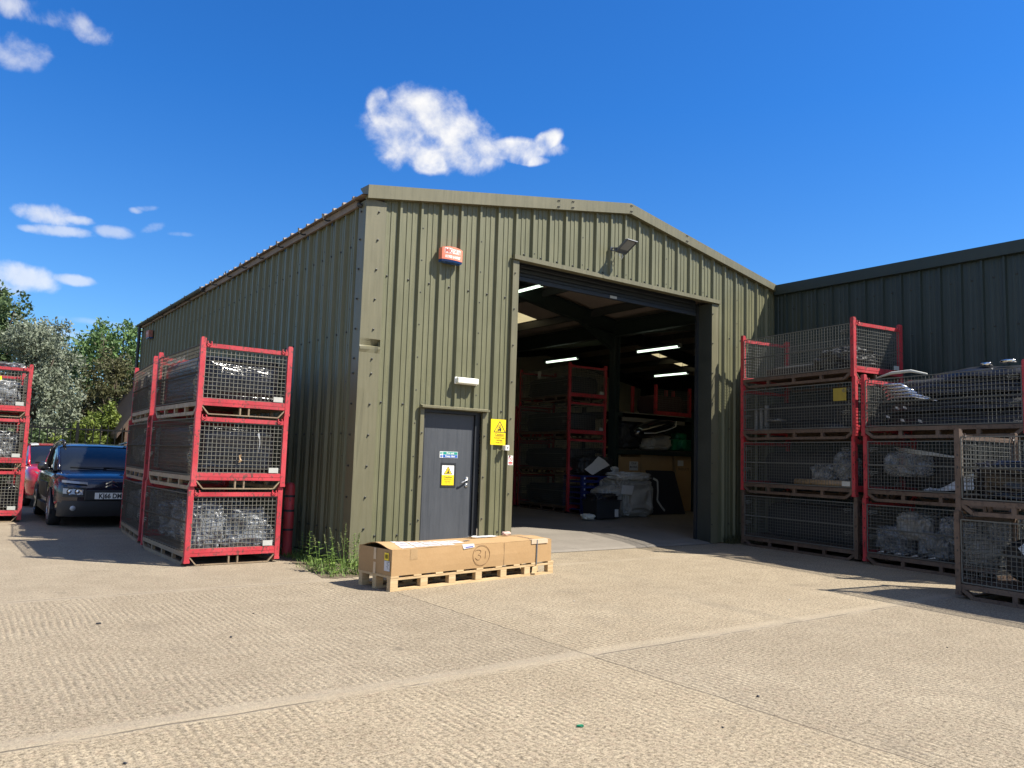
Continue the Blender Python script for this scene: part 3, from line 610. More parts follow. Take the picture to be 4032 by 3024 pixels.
al2 = thing('alarm_box', 'faded red alarm box at the far end of the shaded side wall', 'alarm box', (-.04, 13.0, 4.36), -PI/2, 'alarm boxes on the warehouse')
mb = MB(); mb.box(-.17, -.11, .03, .17, 0, .22); obj('case', mb, [M('faded_alarm', (.36, .14, .10), .6)], al2, bev=.01)
mb = MB(); mb.box(-.165, -.10, 0, .165, 0, .029); obj('strobe', mb, [BLUEP], al2)
mb = MB(); text_mb(mb, 'SECURITY', .07, (0, -.112, .12), (1, 0, 0), (0, 0, 1), 0, 'CENTER', .7); obj('lettering', mb, [WHITE], al2)
# floodlight
fl = thing('floodlight', 'grey floodlight on an arm above the roller door', 'floodlight', (4.60, -.036, 5.0))
hinge = Vector((0, -.12, -.04)); tilt = Vector((.015, -.25, .16)).normalized(); rgt = Vector((1, -.02, -.03)).normalized(); nf = tilt.cross(rgt).normalized()
if nf.z > 0: nf = -nf
def fp(a, b, c): return hinge+rgt*a+tilt*b+nf*c
mb = MB(); B_ = [fp(a, b, c) for a, b, c in ((-.11, 0, 0), (.11, 0, 0), (.11, .30, 0), (-.11, .30, 0), (-.085, .03, -.05), (.085, .03, -.05), (.085, .27, -.05), (-.085, .27, -.05))]
mb.add(B_, [(4, 5, 6, 7), (0, 1, 5, 4), (1, 2, 6, 5), (2, 3, 7, 6), (3, 0, 4, 7), (0, 3, 2, 1)])
for a0, a1, b0, b1 in ((-.115, .115, -.006, .012), (-.115, .115, .29, .31), (-.115, -.10, 0, .3), (.10, .115, 0, .3)):
    mb.add([fp(a, b, c) for c in (-.004, .014) for a, b in ((a0, b0), (a1, b0), (a1, b1), (a0, b1))], [(0, 1, 2, 3), (4, 7, 6, 5), (0, 4, 5, 1), (1, 5, 6, 2), (2, 6, 7, 3), (3, 7, 4, 0)])
for k in range(6): mb.bar(fp(-.075+k*.03, .05, -.055), fp(-.075+k*.03, .25, -.055), .006, .02, upv=nf)
obj('body', mb, [GREYM], fl)
mb = MB(); mb.quad(fp(-.09, .075, .004), fp(.09, .075, .004), fp(.09, .28, .004), fp(-.09, .28, .004)); obj('glass', mb, [LAMPG], fl)
mb = MB(); mb.quad(fp(-.09, .015, .005), fp(.09, .015, .005), fp(.09, .073, .005), fp(-.09, .073, .005)); obj('sensor_panel', mb, [GREYM], fl)
mb = MB(); mb.bar((-.115, 0, .03), (-.115, -.02, .03), .05, .06); mb.bar((-.115, -.01, .04), (-.04, -.17, .03), .03, .012); mb.bar((-.115, -.01, -.005), (-.05, -.15, -.02), .03, .012); mb.box(-.09, -.09, -.01, -.04, -.045, .04); obj('arm', mb, [GREYM], fl)
mb = MB(); mb.tube([(-.03, -.10, -.03), (-.02, -.11, -.10), (.02, -.12, -.15), (.05, -.12, -.10), (.04, -.10, -.03)], .006, 6); obj('cable', mb, [WHITE], fl, True)
mb = MB(); mb.tube([(-.06, -.05, 0), (-.07, -.03, -.15), (-.10, -.01, -.22), (-.07, -.008, -.27), (-.04, -.01, -.22), (-.06, -.012, -.17)], .004, 5); obj('lead', mb, [BLACKM], fl, True)
# emergency bulkhead light
em = thing('bulkhead_light', 'white rectangular emergency light above the grey side door', 'light fitting', (1.65, -.036, 2.475))
mb = MB(); mb.box(-.19, -.03, 0, .19, 0, .10); obj('housing', mb, [WHITE], em, bev=.008)
mb = MB(); mb.box(-.18, -.095, .006, .18, -.031, .094); obj('diffuser', mb, [M('frosted_diffuser', (.74, .73, .62), .3, .05)], em, bev=.014)
for x in (-.186, .176):
    mb = MB(); mb.box(x, -.07, .03, x+.012, -.02, .07); obj('clip', mb, [WHITE], em)
# forklift pictogram, drawn as flat shapes
def forklift(mb, O, s, m, ux=Vector((1, 0, 0))):
    uy = Vector((0, 0, 1)); P = lambda x, y: O+ux*(x*s)+uy*(y*s)
    def pol(pts): mb.add([P(*p) for p in pts], [tuple(range(len(pts)))], m)
    pol([(-.17, .10), (.28, .10), (.28, .30), (.22, .36), (.05, .36), (.0, .24), (-.17, .22)])
    for cx, r in ((-.08, .075), (.17, .09)): pol([(cx+r*math.cos(a*PI/8), .06+r*math.sin(a*PI/8)) for a in range(16)])
    pol([(-.27, .0), (-.24, .0), (-.17, .75), (-.20, .75)]); pol([(-.42, -.02), (-.24, -.02), (-.24, .02), (-.42, .0)])
    pol([(-.10, .22), (-.075, .22), (-.055, .72), (-.08, .72)]); pol([(.17, .36), (.195, .36), (.195, .72), (.17, .72)]); pol([(-.08, .70), (.195, .70), (.195, .725), (-.08, .725)])
    pol([(.0, .36), (.12, .36), (.11, .52), (.02, .54)]); pol([(.06+.045*math.cos(a*PI/6), .60+.05*math.sin(a*PI/6)) for a in range(12)]); pol([(-.04, .40), (.04, .46), (.04, .50), (-.05, .43)])
def triangle(mb, cx, y, z0, w, h, t, m):
    a = [(cx-w/2, z0), (cx+w/2, z0), (cx, z0+h)]; c = (cx, z0+h/3)
    b = [(c[0]+(p[0]-c[0])*(1-t), c[1]+(p[1]-c[1])*(1-t)) for p in a]
    for i in range(3):
        j = (i+1) % 3; mb.quad((a[i][0], y, a[i][1]), (a[j][0], y, a[j][1]), (b[j][0], y, b[j][1]), (b[i][0], y, b[i][1]), m)
ux, uz = (1, 0, 0), (0, 0, 1)
sg = thing('warning_sign', 'yellow plate with black forklift triangle fixed beside the roller door', 'sign', (2.262, -.037, 1.628), group='forklift warning signs')
mb = MB(); mb.box(-.135, -.006, 0, .135, 0, .38); obj('plate', mb, [YELLOW], sg)
mb = MB(); triangle(mb, .025, -.0075, .185, .225, .175, .17, 0); forklift(mb, Vector((.018, -.0075, .205)), .13, 0); mb.box(-.055, -.0078, .128, .105, -.007, .1315); mb.box(.035, -.0078, .056, .085, -.007, .0585); obj('pictogram', mb, [INKB], sg)
mb = MB(); text_mb(mb, 'Caution', .052, (.025, -.0075, .138), ux, uz, 0, 'CENTER', .95, .0006); text_mb(mb, 'Fork-Lift Trucks', .031, (.025, -.0075, .094), ux, uz, 0, 'CENTER', .95, .0004); text_mb(mb, 'operating', .031, (.025, -.0075, .063), ux, uz, 0, 'CENTER', .95, .0004); text_mb(mb, 'in this area', .031, (.025, -.0075, .026), ux, uz, 0, 'CENTER', .95, .0004)
mb.v = [(min(v[0], .1345), v[1], v[2]) for v in mb.v]; obj('lettering', mb, [M('sign_brown_letters', (.16, .06, .01), .6)], sg)
ds = thing('warning_sign', 'small white and yellow forklift caution notice on the grey door', 'sign', (1.468, .0495, 1.025), group='forklift warning signs')
mb = MB(); mb.box(-.10, -.004, 0, .10, 0, .28); obj('plate', mb, [WHITE], ds)
mb = MB(); mb.box(-.10, -.0055, 0, .10, -.0042, .145); mb.add([(-.068, -.0055, .158), (.068, -.0055, .158), (0, -.0055, .27)], [(0, 1, 2)]); obj('panel', mb, [YELLOW], ds)
mb = MB(); triangle(mb, 0, -.0065, .156, .14, .116, .17, 0); forklift(mb, Vector((0, -.0065, .168)), .085, 0); text_mb(mb, 'Caution', .043, (0, -.0065, .10), ux, uz, 0, 'CENTER', 1, .0006)
for i, s in enumerate(('Fork-lift trucks', 'operating in', 'this area')): text_mb(mb, s, .023, (0, -.0065, .074-.024*i), ux, uz, 0, 'CENTER', .95)
obj('pictogram', mb, [INKB], ds)
fe = thing('door_sign', 'green and blue Fire exit Keep clear sign on the grey door', 'sign', (1.473, .0545, 1.413))
mb = MB(); mb.box(-.15, -.004, 0, .15, 0, .09); obj('plate', mb, [WHITE], fe)
mb = MB(); mb.box(-.095, -.0055, .048, .145, -.0042, .085); obj('green_panel', mb, [SIGNGREEN], fe)
mb = MB(); mb.box(-.095, -.0055, .005, .145, -.0042, .043); mb.disc((-.122, -.0055, .024), (0, -1, 0), .019); obj('blue_panel', mb, [SIGNBLUE], fe)
mb = MB(); mb.box(-.142, -.0052, .052, -.126, -.0042, .083); mb.box(-.120, -.0052, .052, -.106, -.0042, .083); obj('pictogram', mb, [SIGNGREEN], fe)
mb = MB(); text_mb(mb, 'Fire exit', .038, (.025, -.0065, .055), ux, uz, 0, 'CENTER', 1, .0008); text_mb(mb, 'Keep clear', .038, (.025, -.0065, .013), ux, uz, 0, 'CENTER', 1, .0008); mb.box(-.124, -.0065, .021, -.120, -.006, .037); mb.box(-.124, -.0065, .013, -.120, -.006, .017); obj('lettering', mb, [WHITE], fe)
ns = thing('no_smoking_sign', 'small red and white prohibition sign on the left door jamb', 'sign', (2.498, -.0475, 1.335))
mb = MB(); mb.box(-.045, -.004, 0, .045, 0, .142); obj('plate', mb, [WHITE], ns)
mb = MB(); mb.lathe([(.037, 0), (.030, 0)], (0, -1, 0), (0, -.0055, .093), 24); mb.bar((-.024, -.0056, .117), (.024, -.0056, .069), .0015, .007, upv=(1, 0, 1)); mb.box(-.035, -.0055, .022, .035, -.0042, .048); mb.box(-.03, -.0055, .009, .03, -.0042, .015); obj('pictogram', mb, [INKR], ns)
mb = MB(); mb.bar((-.02, -.005, .085), (.018, -.005, .099), .001, .005, upv=(0, 0, 1)); obj('cigarette', mb, [INKB], ns)
kb = thing('key_switch', 'white shutter key switch box under the yellow sign', 'switch', (2.388, -.047, 1.55))
mb = MB(); mb.box(-.035, -.07, 0, .035, .0, .078); obj('housing', mb, [WHITE], kb, bev=.004)
mb = MB(); mb.disc((.005, -.0712, .044), (0, -1, 0), .012); mb.box(0, -.0714, .018, .010, -.0706, .040); obj('keyhole', mb, [INKB], kb)
# red bollard by the shaded side wall
bo = thing('bollard', 'worn red steel bollard beside the shaded side wall', 'bollard', (-.42, 1.15, 0))
bo.scale = (.80, .80, 1)
mb = MB(); mb.lathe([(.085, 0), (.085, .34), (.088, .345), (.088, .62), (.085, .625), (.085, .93), (.075, .975), (.045, 1.0), (.0005, 1.005)], (0, 0, 1), (0, 0, 0), 18); obj('post', mb, [paint('bollard_red', (.30, .02, .025), (.42, .035, .04), (.06, .03, .02), .02)], bo, True)
mb = MB()
for z in (.34, .60, .80): mb.lathe([(.087, z), (.0905, z), (.0905, z+.03), (.087, z+.03)], (0, 0, 1), (0, 0, 0), 18)
obj('band', mb, [FRAMED], bo)
# ------------------------------------------------------------------ stillage cages
CW, CL, CH = 1.18, 2.38, .923
def wires(mb, O, eu, ev, U, V, nu, nv, r=.0023, m=0, sag=0):
    """welded mesh: nu x nv wires on the rectangle O + U*eu + V*ev"""
    O = Vector(O); eu = Vector(eu); ev = Vector(ev); nn = eu.cross(ev).normalized()
    for i in range(nu):
        a = O+eu*(U*i/(nu-1)); mb.bar(a, a+ev*V, r*2, r*2, m, upv=nn, cap=False)
    for j in range(nv):
        a = O+ev*(V*j/(nv-1))+nn*(r*1.8); mb.bar(a, a+eu*U, r*2, r*2, m, upv=nn, cap=False)
def make_cage(label, redm, basem, wirem, gatem):
    c = thing('stillage_cage', label, 'cage')
    for x in (0, CW-.062):
        for y in (0, CL-.062):
            mb = MB(); xi = x < .5; yi = y < .5
            # folded channel post, open towards the inside of the cage
            mb.box(x, y, .045, x+.062, y+.062, .962); mb.box(x+.006, y+.006, .962, x+.056, y+.056, .975)
            for z in (.30, .52, .66): mb.box((x-.001) if xi else x+.061, y+.022, z, (x+.001) if xi else x+.063, y+.036, z+.026, 1)
            mb.box(x-.004, y-.004, .045, x+.066, y+.066, .075); obj('post', mb, [redm, FRAMED], c)
    for y0, y1, yo in ((.004, .046, .002), (CL-.046, CL-.004, CL-.002)):
        mb = MB(); mb.box(.062, y0, .122, CW-.062, y1, .213); mb.box(.062, y0-.003 if yo < 1 else y1, .165, CW-.062, y0 if yo < 1 else y1+.003, .170); obj('bottom_beam', mb, [redm], c)
        mb = MB(); mb.box(.062, y0, .850, CW-.062, y0+.038, .902)
        for x in (.10, CW-.115): mb.tube([(x-.022, y0-.006, .925), (x-.027, y0-.014, .895), (x, y0-.020, .872), (x+.027, y0-.014, .895), (x+.022, y0-.006, .925)], .008, 6)
        obj('top_rail', mb, [redm], c)
        mb = MB(); ym = (y0+y1)/2; pts = [(.062, ym, .115), (.145, ym, .018), (CW-.145, ym, .018), (CW-.062, ym, .115)]
        for a, b in zip(pts, pts[1:]): mb.bar(a, b, .03, .014)
        for x in (.53, .64): mb.box(x, ym-.012, .02, x+.018, ym+.03, .122)
        obj('skid', mb, [basem], c)
        mb = MB(); yy = ym; wires(mb, (.07, yy, .218), (1, 0, 0), (0, 0, 1), CW-.14, .622, 21, 13, .0024)
        mb.tube([(.066, yy, .216), (.066, yy, .846), (CW-.066, yy, .846), (CW-.066, yy, .216)], .006, 6); obj('end_mesh', mb, [wirem], c)
    mb = MB(); mb.box(CW-.225, -.001, .222, CW-.10, .006, .288); obj('plate', mb, [PLATE], c)
    for x0, x1 in ((.006, .056), (CW-.056, CW-.006)):
        mb = MB(); mb.box(x0, .062, .112, x1, CL-.062, .168); obj('side_beam', mb, [basem], c)
        mb = MB(); xm = (x0+x1)/2; pts = [(xm, .062, .115), (xm, .19, .024), (xm, CL-.19, .024), (xm, CL-.062, .115)]
        for a, b in zip(pts, pts[1:]): mb.bar(a, b, .046, .044)
        for f in (.265, .5, .735): mb.box(x0+.004, CL*f-.027, .04, x1-.004, CL*f+.027, .112)
        obj('skid', mb, [basem], c)
        xo = x0+.006 if x0 < .5 else x1-.006
        for z0, z1 in ((.186, .532), (.540, .880)):
            mb = MB(); ya, yb = .075, CL-.075
            wires(mb, (xo, ya, z0), (0, 1, 0), (0, 0, 1), yb-ya, z1-z0, 43, 8, .0024)
            for a, b in (((ya, z0), (yb, z0)), ((yb, z0), (yb, z1)), ((yb, z1), (ya, z1)), ((ya, z1), (ya, z0))): mb.bar((xo, *a), (xo, *b), .013)
            if z0 > .5:
                hx = xo+(-.008 if x0 < .5 else .008); pts = []
                for k in range(0, 172): pts.append((hx+.011*math.cos(k*PI/2), ya+(yb-ya)*k/171, .536+.011*math.sin(k*PI/2)))
                mb.tube(pts, .0032, 4)
            gt = obj('gate', mb, [gatem], c)
            sgn = -1 if x0 < .5 else 1
            for yc in (ya+.10, yb-.10):
                mb = MB(); xl_ = xo+sgn*.012; z = z1-.09
                mb.tube([(xl_, yc-.075, z), (xl_, yc+.055, z), (xl_+sgn*.004, yc+.07, z-.012), (xl_+sgn*.004, yc+.055, z-.028), (xl_, yc-.075, z-.028)], .006, 5)
                mb.tube([(xl_+sgn*.006, yc+.02, z+.004), (xl_+sgn*.008, yc+.045, z-.05), (xl_+sgn*.008, yc+.02, z-.062), (xl_+sgn*.008, yc-.004, z-.045)], .006, 5)
                obj('latch', mb, [wirem], gt)
    mb = MB(); mb.box(.05, .05, .170, CW-.05, CL-.05, .174); obj('deck', mb, [basem], c)
    return c
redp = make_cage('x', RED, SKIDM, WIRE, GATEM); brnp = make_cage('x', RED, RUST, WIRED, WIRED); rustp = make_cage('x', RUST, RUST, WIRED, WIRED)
def cage(proto, loc, rz, s, label, group):
    c = copy_tree(proto); c.location = loc; c.rotation_euler = (0, 0, rz); c.scale = (s, s, s); c['label'] = label; c['group'] = group; return c
def R(d): return math.radians(d)
CAGES = {}
def stack(key, proto, x, y, rz, s, n, labels, group, protos=None, z=0.):
    for k in range(n): CAGES[key, k] = cage((protos or [proto]*n)[k], (x+.012*math.sin(k*5+x), y+.012*math.cos(k*3+y), z+k*CH*s-.006*(k == 0)), R(rz+.35*math.sin(k*2.3+x*3)), s, labels[k], group)
def local(key, k, x, y, z):
    return CAGES[key, k].matrix_basis @ Vector((x, y, z))
GL = 'red stillage cages stacked left of the warehouse'; GR = 'stillage cages stacked against the neighbouring unit'; GI = 'stillage cages stacked inside the warehouse'
stack('L1', redp, -1.915, .505, 1.2, 1.0, 3, ('red mesh cage of clear plastic bags, bottom of the stack nearest the weeds', 'red mesh cage of shiny black film, middle of the stack nearest the weeds', 'red mesh cage of shiny black film, topmost of the stack nearest the weeds'), GL)
stack('L2', redp, -1.905, 3.23, -3.4, 1.0, 3, ('red mesh cage of bags at the bottom, just in front of the dark car', 'red mesh cage of white bags in the middle, just in front of the dark car', 'red mesh cage at the top, just in front of the dark car'), GL)
stack('L3', redp, -4.32, 7.46, -1, 1.03, 3, ('bottom cage of the red stack cut off by the left edge of the photo', 'middle cage of the red stack cut off by the left edge of the photo', 'top cage with a sheet of film over it, cut off by the left edge'), GL)
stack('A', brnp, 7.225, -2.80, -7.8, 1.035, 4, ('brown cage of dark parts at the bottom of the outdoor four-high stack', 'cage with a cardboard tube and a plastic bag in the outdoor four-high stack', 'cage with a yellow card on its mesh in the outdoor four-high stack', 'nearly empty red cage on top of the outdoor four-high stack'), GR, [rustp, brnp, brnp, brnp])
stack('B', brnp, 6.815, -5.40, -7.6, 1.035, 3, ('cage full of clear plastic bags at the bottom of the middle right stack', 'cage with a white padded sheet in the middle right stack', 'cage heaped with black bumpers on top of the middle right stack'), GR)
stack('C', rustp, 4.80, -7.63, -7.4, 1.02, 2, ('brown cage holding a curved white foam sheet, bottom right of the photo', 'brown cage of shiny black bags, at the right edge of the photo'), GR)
stack('I1', brnp, 7.716, 4.749, -5.2, .968, 4, ('dark red cage on the floor under three others inside the open door', 'dark red cage second from the floor inside the open door', 'dark red cage third from the floor inside the open door', 'dark red cage topmost of four with a white card on its mesh, inside the door'), GI, None, .202)
stack('I2', brnp, 7.952, 7.192, -5.2, .943, 3, ('dim red cage on the floor behind the four-high stack inside', 'dim red cage in the middle behind the four-high stack inside', 'dim red cage topmost behind the four-high stack inside'), GI, None, .202)
for p in (redp, brnp, rustp):
    for ch in list(p.children):
        for g2 in list(ch.children): bpy.data.objects.remove(g2)
        bpy.data.objects.remove(ch)
    bpy.data.objects.remove(p)
for (k_, n_), c_ in CAGES.items():
    if k_ in ('L1', 'L2', 'L3'): c_.scale.y *= .93
# ------------------------------------------------------------------ what lies in the cages
def load(name, label, cat, mats, mb, key, k, at=(0, 0, 0), group=None, smooth=True):
    o = obj(name, mb, mats, None, smooth); c = CAGES[key, k]; o.scale = c.scale; o.rotation_euler = c.rotation_euler; o.location = Vector(c.location)+c.rotation_euler.to_matrix() @ Vector([a*b for a, b in zip(at, c.scale)]); return tag(o, label, cat, group)
def bag(size, pos, seed, amp=.16, n=5, **kw):
    mb = MB(); crumple(mb, size, pos, seed, amp, n, **kw); return mb
for k, lab in ((2, 'black film wrapped load in the topmost cage nearest the weeds'), (1, 'black film wrapped load in the middle cage nearest the weeds')):
    load('wrapped_load', lab, 'wrapped load', [BLACKF], bag((1.04, 2.20, .66-.03*k), (CW/2, CL/2, .178), 3+k, .022, 6, sq=.2, sc_=1.5, stretch=(1, 1, 2.5)), 'L1', k, group='black film wrapped loads')
load('plastic_wrap', 'pale torn film over the load, on the shaded side of the topmost cage', 'plastic sheet', [CREAM], (lambda m: (m.add([( .078, 1.1+.1*i, .84-.0*j-.05*j-.012*((i*7) % 3)) for i in range(11) for j in range(2+0)], [(2*i, 2*i+1, 2*i+3, 2*i+2) for i in range(10)]), m)[1])(MB()), 'L1', 2, smooth=False)
for i, (sz, ps, sd, lab) in enumerate((((.42, .55, .58), (.30, .36, .18), 11, 'clear bag hanging in the left of the bottom cage nearest the weeds'), ((.62, .60, .50), (.80, .40, .18), 12, 'bulging clear plastic bag in the middle of the bottom cage nearest the weeds'),
    ((.95, .70, .58), (.58, 1.1, .18), 13, 'clear bag packed behind the two front bags of the bottom cage'), ((.9, .65, .55), (.58, 1.85, .18), 14, 'clear bag packed at the back of the bottom cage nearest the weeds'), ((.35, .4, .30), (.98, .32, .18), 18, 'small clear bag by the grey plate of the bottom cage'))):
    load('plastic_bag', lab, 'plastic bag', [CLEARF], bag(sz, ps, sd, .24), 'L1', 0, group='clear plastic bags in the left cages')
load('wrapped_load', 'black wrapped load with pale film in the top cage just before the dark car', 'wrapped load', [BLACKF], bag((1.0, 2.1, .58), (CW/2, CL/2, .178), 21, .08, 6, sq=.25), 'L2', 2, group='black film wrapped loads')
load('plastic_sheet', 'white film sheet tucked in the top cage just before the dark car', 'plastic sheet', [CLOUDF], bag((.10, .9, .55), (.12, .62, .30), 22, .15, 5, sq=.4), 'L2', 2)
load('plastic_sheet', 'torn whitish film at the far end of the top cage before the dark car', 'plastic sheet', [CLOUDF], bag((.10, .8, .42), (.12, 1.75, .42), 23, .15, 5, sq=.4), 'L2', 2)
for k in (0, 1):
    for q in range(4): load('plastic_bag', ('pale plastic bag %s in the %s cage just before the dark car' % (('at the near end', 'near the middle', 'beyond the middle', 'at the far end')[q], ('bottom', 'middle')[k])), 'plastic bag', [CLOUDF if q % 2 else CLEARF], bag((1.0, .56, .62-.06*(q % 2)), (CW/2, .36+.55*q, .178), 30+q+7*k, .2), 'L2', k, group='plastic bags in the cages before the dark car')
for k in (2, 1): load('plastic_bag', 'glossy bag of parts in the %s cage of the stack cut by the left edge' % ('bottom', 'middle', 'top')[k], 'plastic bag', [CLEARF], bag((.60, .7, .50), (.72, .42, .18), 41+k, .24), 'L3', k, group='bags in the far left stack')
for k in (2, 1, 0): load('wrapped_load', 'dark wrapped parts in the %s cage of the stack cut by the left edge' % ('bottom', 'middle', 'top')[k], 'wrapped load', [BLACKF], bag((1.0, 1.9, .5), (CW/2, 1.35, .178), 45+k, .09, 5, sq=.3), 'L3', k, group='black film wrapped loads')
load('plastic_sheet', 'clear film sheet spread over the top of the far left stack', 'plastic sheet', [CLEARF], bag((.95, .9, .10), (.55, .55, .895), 49, .3, 5, sq=.3, sc_=4), 'L3', 2)
mb = MB(); mb.add([(0, 0, 0), (.05, .004, .01), (.06, .0, -.06), (.015, .003, -.075)], [(0, 1, 2, 3)]); load('paper_tag', 'small yellow tag on the mesh of the top far left cage', 'tag', [YELLOW], mb, 'L3', 2, (.66, -.006, .72), smooth=False)
mb = MB(); mb.add([(0, 0, .1), (.03, -.01, .11), (.025, .0, .06), (.04, -.01, .03), (.0, 0, 0), (.01, -.006, .05)], [(0, 1, 2, 5), (5, 2, 3, 4)]); load('card_scrap', 'torn brown card caught in the mesh of the middle cage', 'card scrap', [TAPE], mb, 'L1', 1, (.555, -.012, .34), smooth=False)
mb = MB(); mb.tube([(0, 0, 0), (.012, -.004, .12), (.0, -.008, .22), (-.008, -.006, .25), (-.02, -.006, .235), (-.012, -.006, .20), (.0, -.004, .18)], .0035, 5); load('wire_loop', 'pale looped cord hanging in the mesh of the middle cage', 'cord', [WHITEF], mb, 'L1', 1, (.80, -.01, .48))
# bumper shells: long curved mouldings
def shell(L, d, h, bow, seed, th=.012, n=26, prof=None):
    """a car bumper skin lying on its back: bowed along its length, C shaped across"""
    rnd = random.Random(seed); mb = MB(); prof = prof or [(0, 0), (.02, .25), (.10, .55), (.30, .85), (.62, 1.0), (1.0, .92)]
    ro, ri = [], []
    for i in range(n+1):
        t_ = i/n*2-1; y = t_*L/2; bx = bow*(t_*t_)+.06*abs(t_)**6; sh_ = 1-.25*abs(t_)**3
        ro.append([(bx+px_*d*sh_, y, pz*h*sh_+.01*math.sin(7*t_+seed)) for px_, pz in prof]); ri.append([(bx+px_*d*sh_+.01, y, pz*h*sh_-th+.01*math.sin(7*t_+seed)) for px_, pz in prof])
    mb.loft(ro); mb.loft(ri)
    for i in range(n):
        for e in (0, len(prof)-1): mb.quad(ro[i][e], ro[i+1][e], ri[i+1][e], ri[i][e])
    return mb
GB = 'black bumper mouldings heaped in the top cage of the middle right stack'
for q in range(9):
    z = .18+.075*q; lab = ['lowest', 'second lowest', 'third', 'fourth', 'fifth', 'sixth', 'seventh', 'eighth', 'ninth'][q]
    load('bumper_moulding', '%s black bumper from the bottom in the middle right top cage' % lab, 'bumper', [BLACKP if q % 2 else BLACKM], shell(2.1-.04*q, .42, .11, .16, q), 'B', 2, (.12+.035*(q % 3), CL/2+.02*((q*5) % 4-1.5), z), GB)
load('bumper_moulding', 'big domed black bumper lying above the mesh of the middle right stack', 'bumper', [BLACKP], shell(1.45, .75, .17, .22, 20), 'B', 2, (.18, .86, .835), GB)
mb = MB()
for q in range(5): mb.tube([(.12+.03*q, 1.25+.12*q, .52+.05*q), (.10+.02*q, 1.6+.06*q, .60+.05*q), (.12, 1.95+.03*q, .60+.05*q), (.2, 2.2, .55+.05*q)], [.012, .02, .02, .008], 6)
load('trim_strip', 'bundle of shiny silver trim strips at the far end of the bumper cage', 'trim strips', [CHROME], mb, 'B', 2)
mb = MB(); mb.tube([(.05, 1.35, .90), (.06, 1.6, .965), (.06, 1.9, .96), (.05, 2.15, .905)], [.012, .022, .022, .010], 8); load('trim_strip', 'pale curved strip poking above the mesh of the bumper cage', 'trim strip', [PLATE], mb, 'B', 2)
for q, (y, z) in enumerate(((.72, .985), (.44, 1.0))): load('light_unit', ('smaller glinting lamp unit on the domed bumper', 'larger glinting lamp unit on the domed bumper, nearer the red post')[q], 'lamp', [CHROME], bag((.10, .14+.05*q, .05), (.40, y, z), 60+q, .2, 3), 'B', 2)
for q, (y, z) in enumerate(((1.80, .42), (1.68, .42), (1.95, .30), (1.72, .24), (1.45, .22))):
    mb = MB(); mb.add([(0, 0, 0), (0, .06, .015), (.01, .07, .05), (.0, .015, .04)], [(0, 1, 2, 3)]); load('paper_label', ['upper left', 'upper right', 'leftmost', 'lower', 'lowest right'][q]+' white label scrap on the black bumpers', 'label', [PAPER], mb, 'B', 2, (.075, y, z), 'paper labels on the bumpers', False)
# contents of the four-high stack
load('trim_parts', 'heap of black trim parts at the near end of the uppermost right cage', 'trim parts', [BLACKM], bag((.8, .95, .42), (.62, .62, .178), 70, .3, 5, sq=.8), 'A', 3)
for q in range(3):
    mb = MB(); y = 1.95+.12*q; mb.box(.2, y, .18, .24, y+.05, .62-.04*q); load('clear_rod', ['nearest', 'middle', 'farthest'][q]+' pale upright strip at the far end of the yellow card cage', 'strip', [CLOUDF], mb, 'A', 2, (0, 0, 0), 'pale strips in the yellow card cage', False)
load('black_moulding', 'dark folded moulding on the floor of the yellow card cage', 'moulding', [BLACKP], shell(1.6, .6, .22, .2, 31), 'A', 2, (.25, 1.15, .18))
mb = MB(); crumple(mb, (.25, .35, .05), (.3, 1.85, .33), 71, .3, 4); load('plastic_scrap', 'crumpled pale scrap lying in the yellow card cage', 'scrap', [CLOUDF], mb, 'A', 2)
mb = MB(); mb.box(-.006, .16, .60, -.003, .40, .80); load('yellow_card', 'yellow card tied to the mesh of the outdoor four-high stack', 'card', [M('shaded_yellow_card', (.30, .225, .03), .7, .15, 12)], mb, 'A', 2, (0, 0, 0), None, False)  # card yellow darkened: the shade it hangs in is put into its colour
load('plastic_bag', 'peaked clear bag behind the cardboard tube', 'plastic bag', [CLEARF], bag((.35, .40, .50), (.28, .36, .26), 72, .26, sq=.9), 'A', 1, group='clear bags behind the cardboard tube'); load('plastic_bag', 'low clear bag left of the peaked one in the tube cage', 'plastic bag', [CLEARF], bag((.35, .42, .30), (.28, .74, .24), 73, .26), 'A', 1, group='clear bags behind the cardboard tube')
mb = MB(); mb.tube([(.10, 1.22, .235), (.12, .14, .232)], .055, 14); load('cardboard_tube', 'long brown cardboard tube lying in the outdoor four-high stack', 'tube', [TAPE], mb, 'A', 1)
mb = MB(); mb.box(-.004, .09, .20, -.001, .24, .275); load('white_card', 'white card at the near end of the tube cage', 'card', [PLATE], mb, 'A', 1, (0, 0, 0), None, False)
for k_ in (0, 1, 2, 3):
    nm_ = ('bottom', 'second', 'yellow card', 'uppermost')[k_]
    load('wrapped_load', 'matt black load at the back of the %s cage of the outdoor four-high stack' % nm_, 'wrapped load', [BLACKM], bag((.72, 2.15, (.60, .56, .50, .22)[k_]), (.76, CL/2, .178), 120+k_, .05, 5, sq=.3), 'A', k_, group='black loads in the four-high stack')
load('wrapped_load', 'black load filling the back of the clear bag cage', 'wrapped load', [BLACKM], bag((.5, 2.15, .60), (.86, CL/2, .178), 130, .05, 5, sq=.3), 'B', 0)
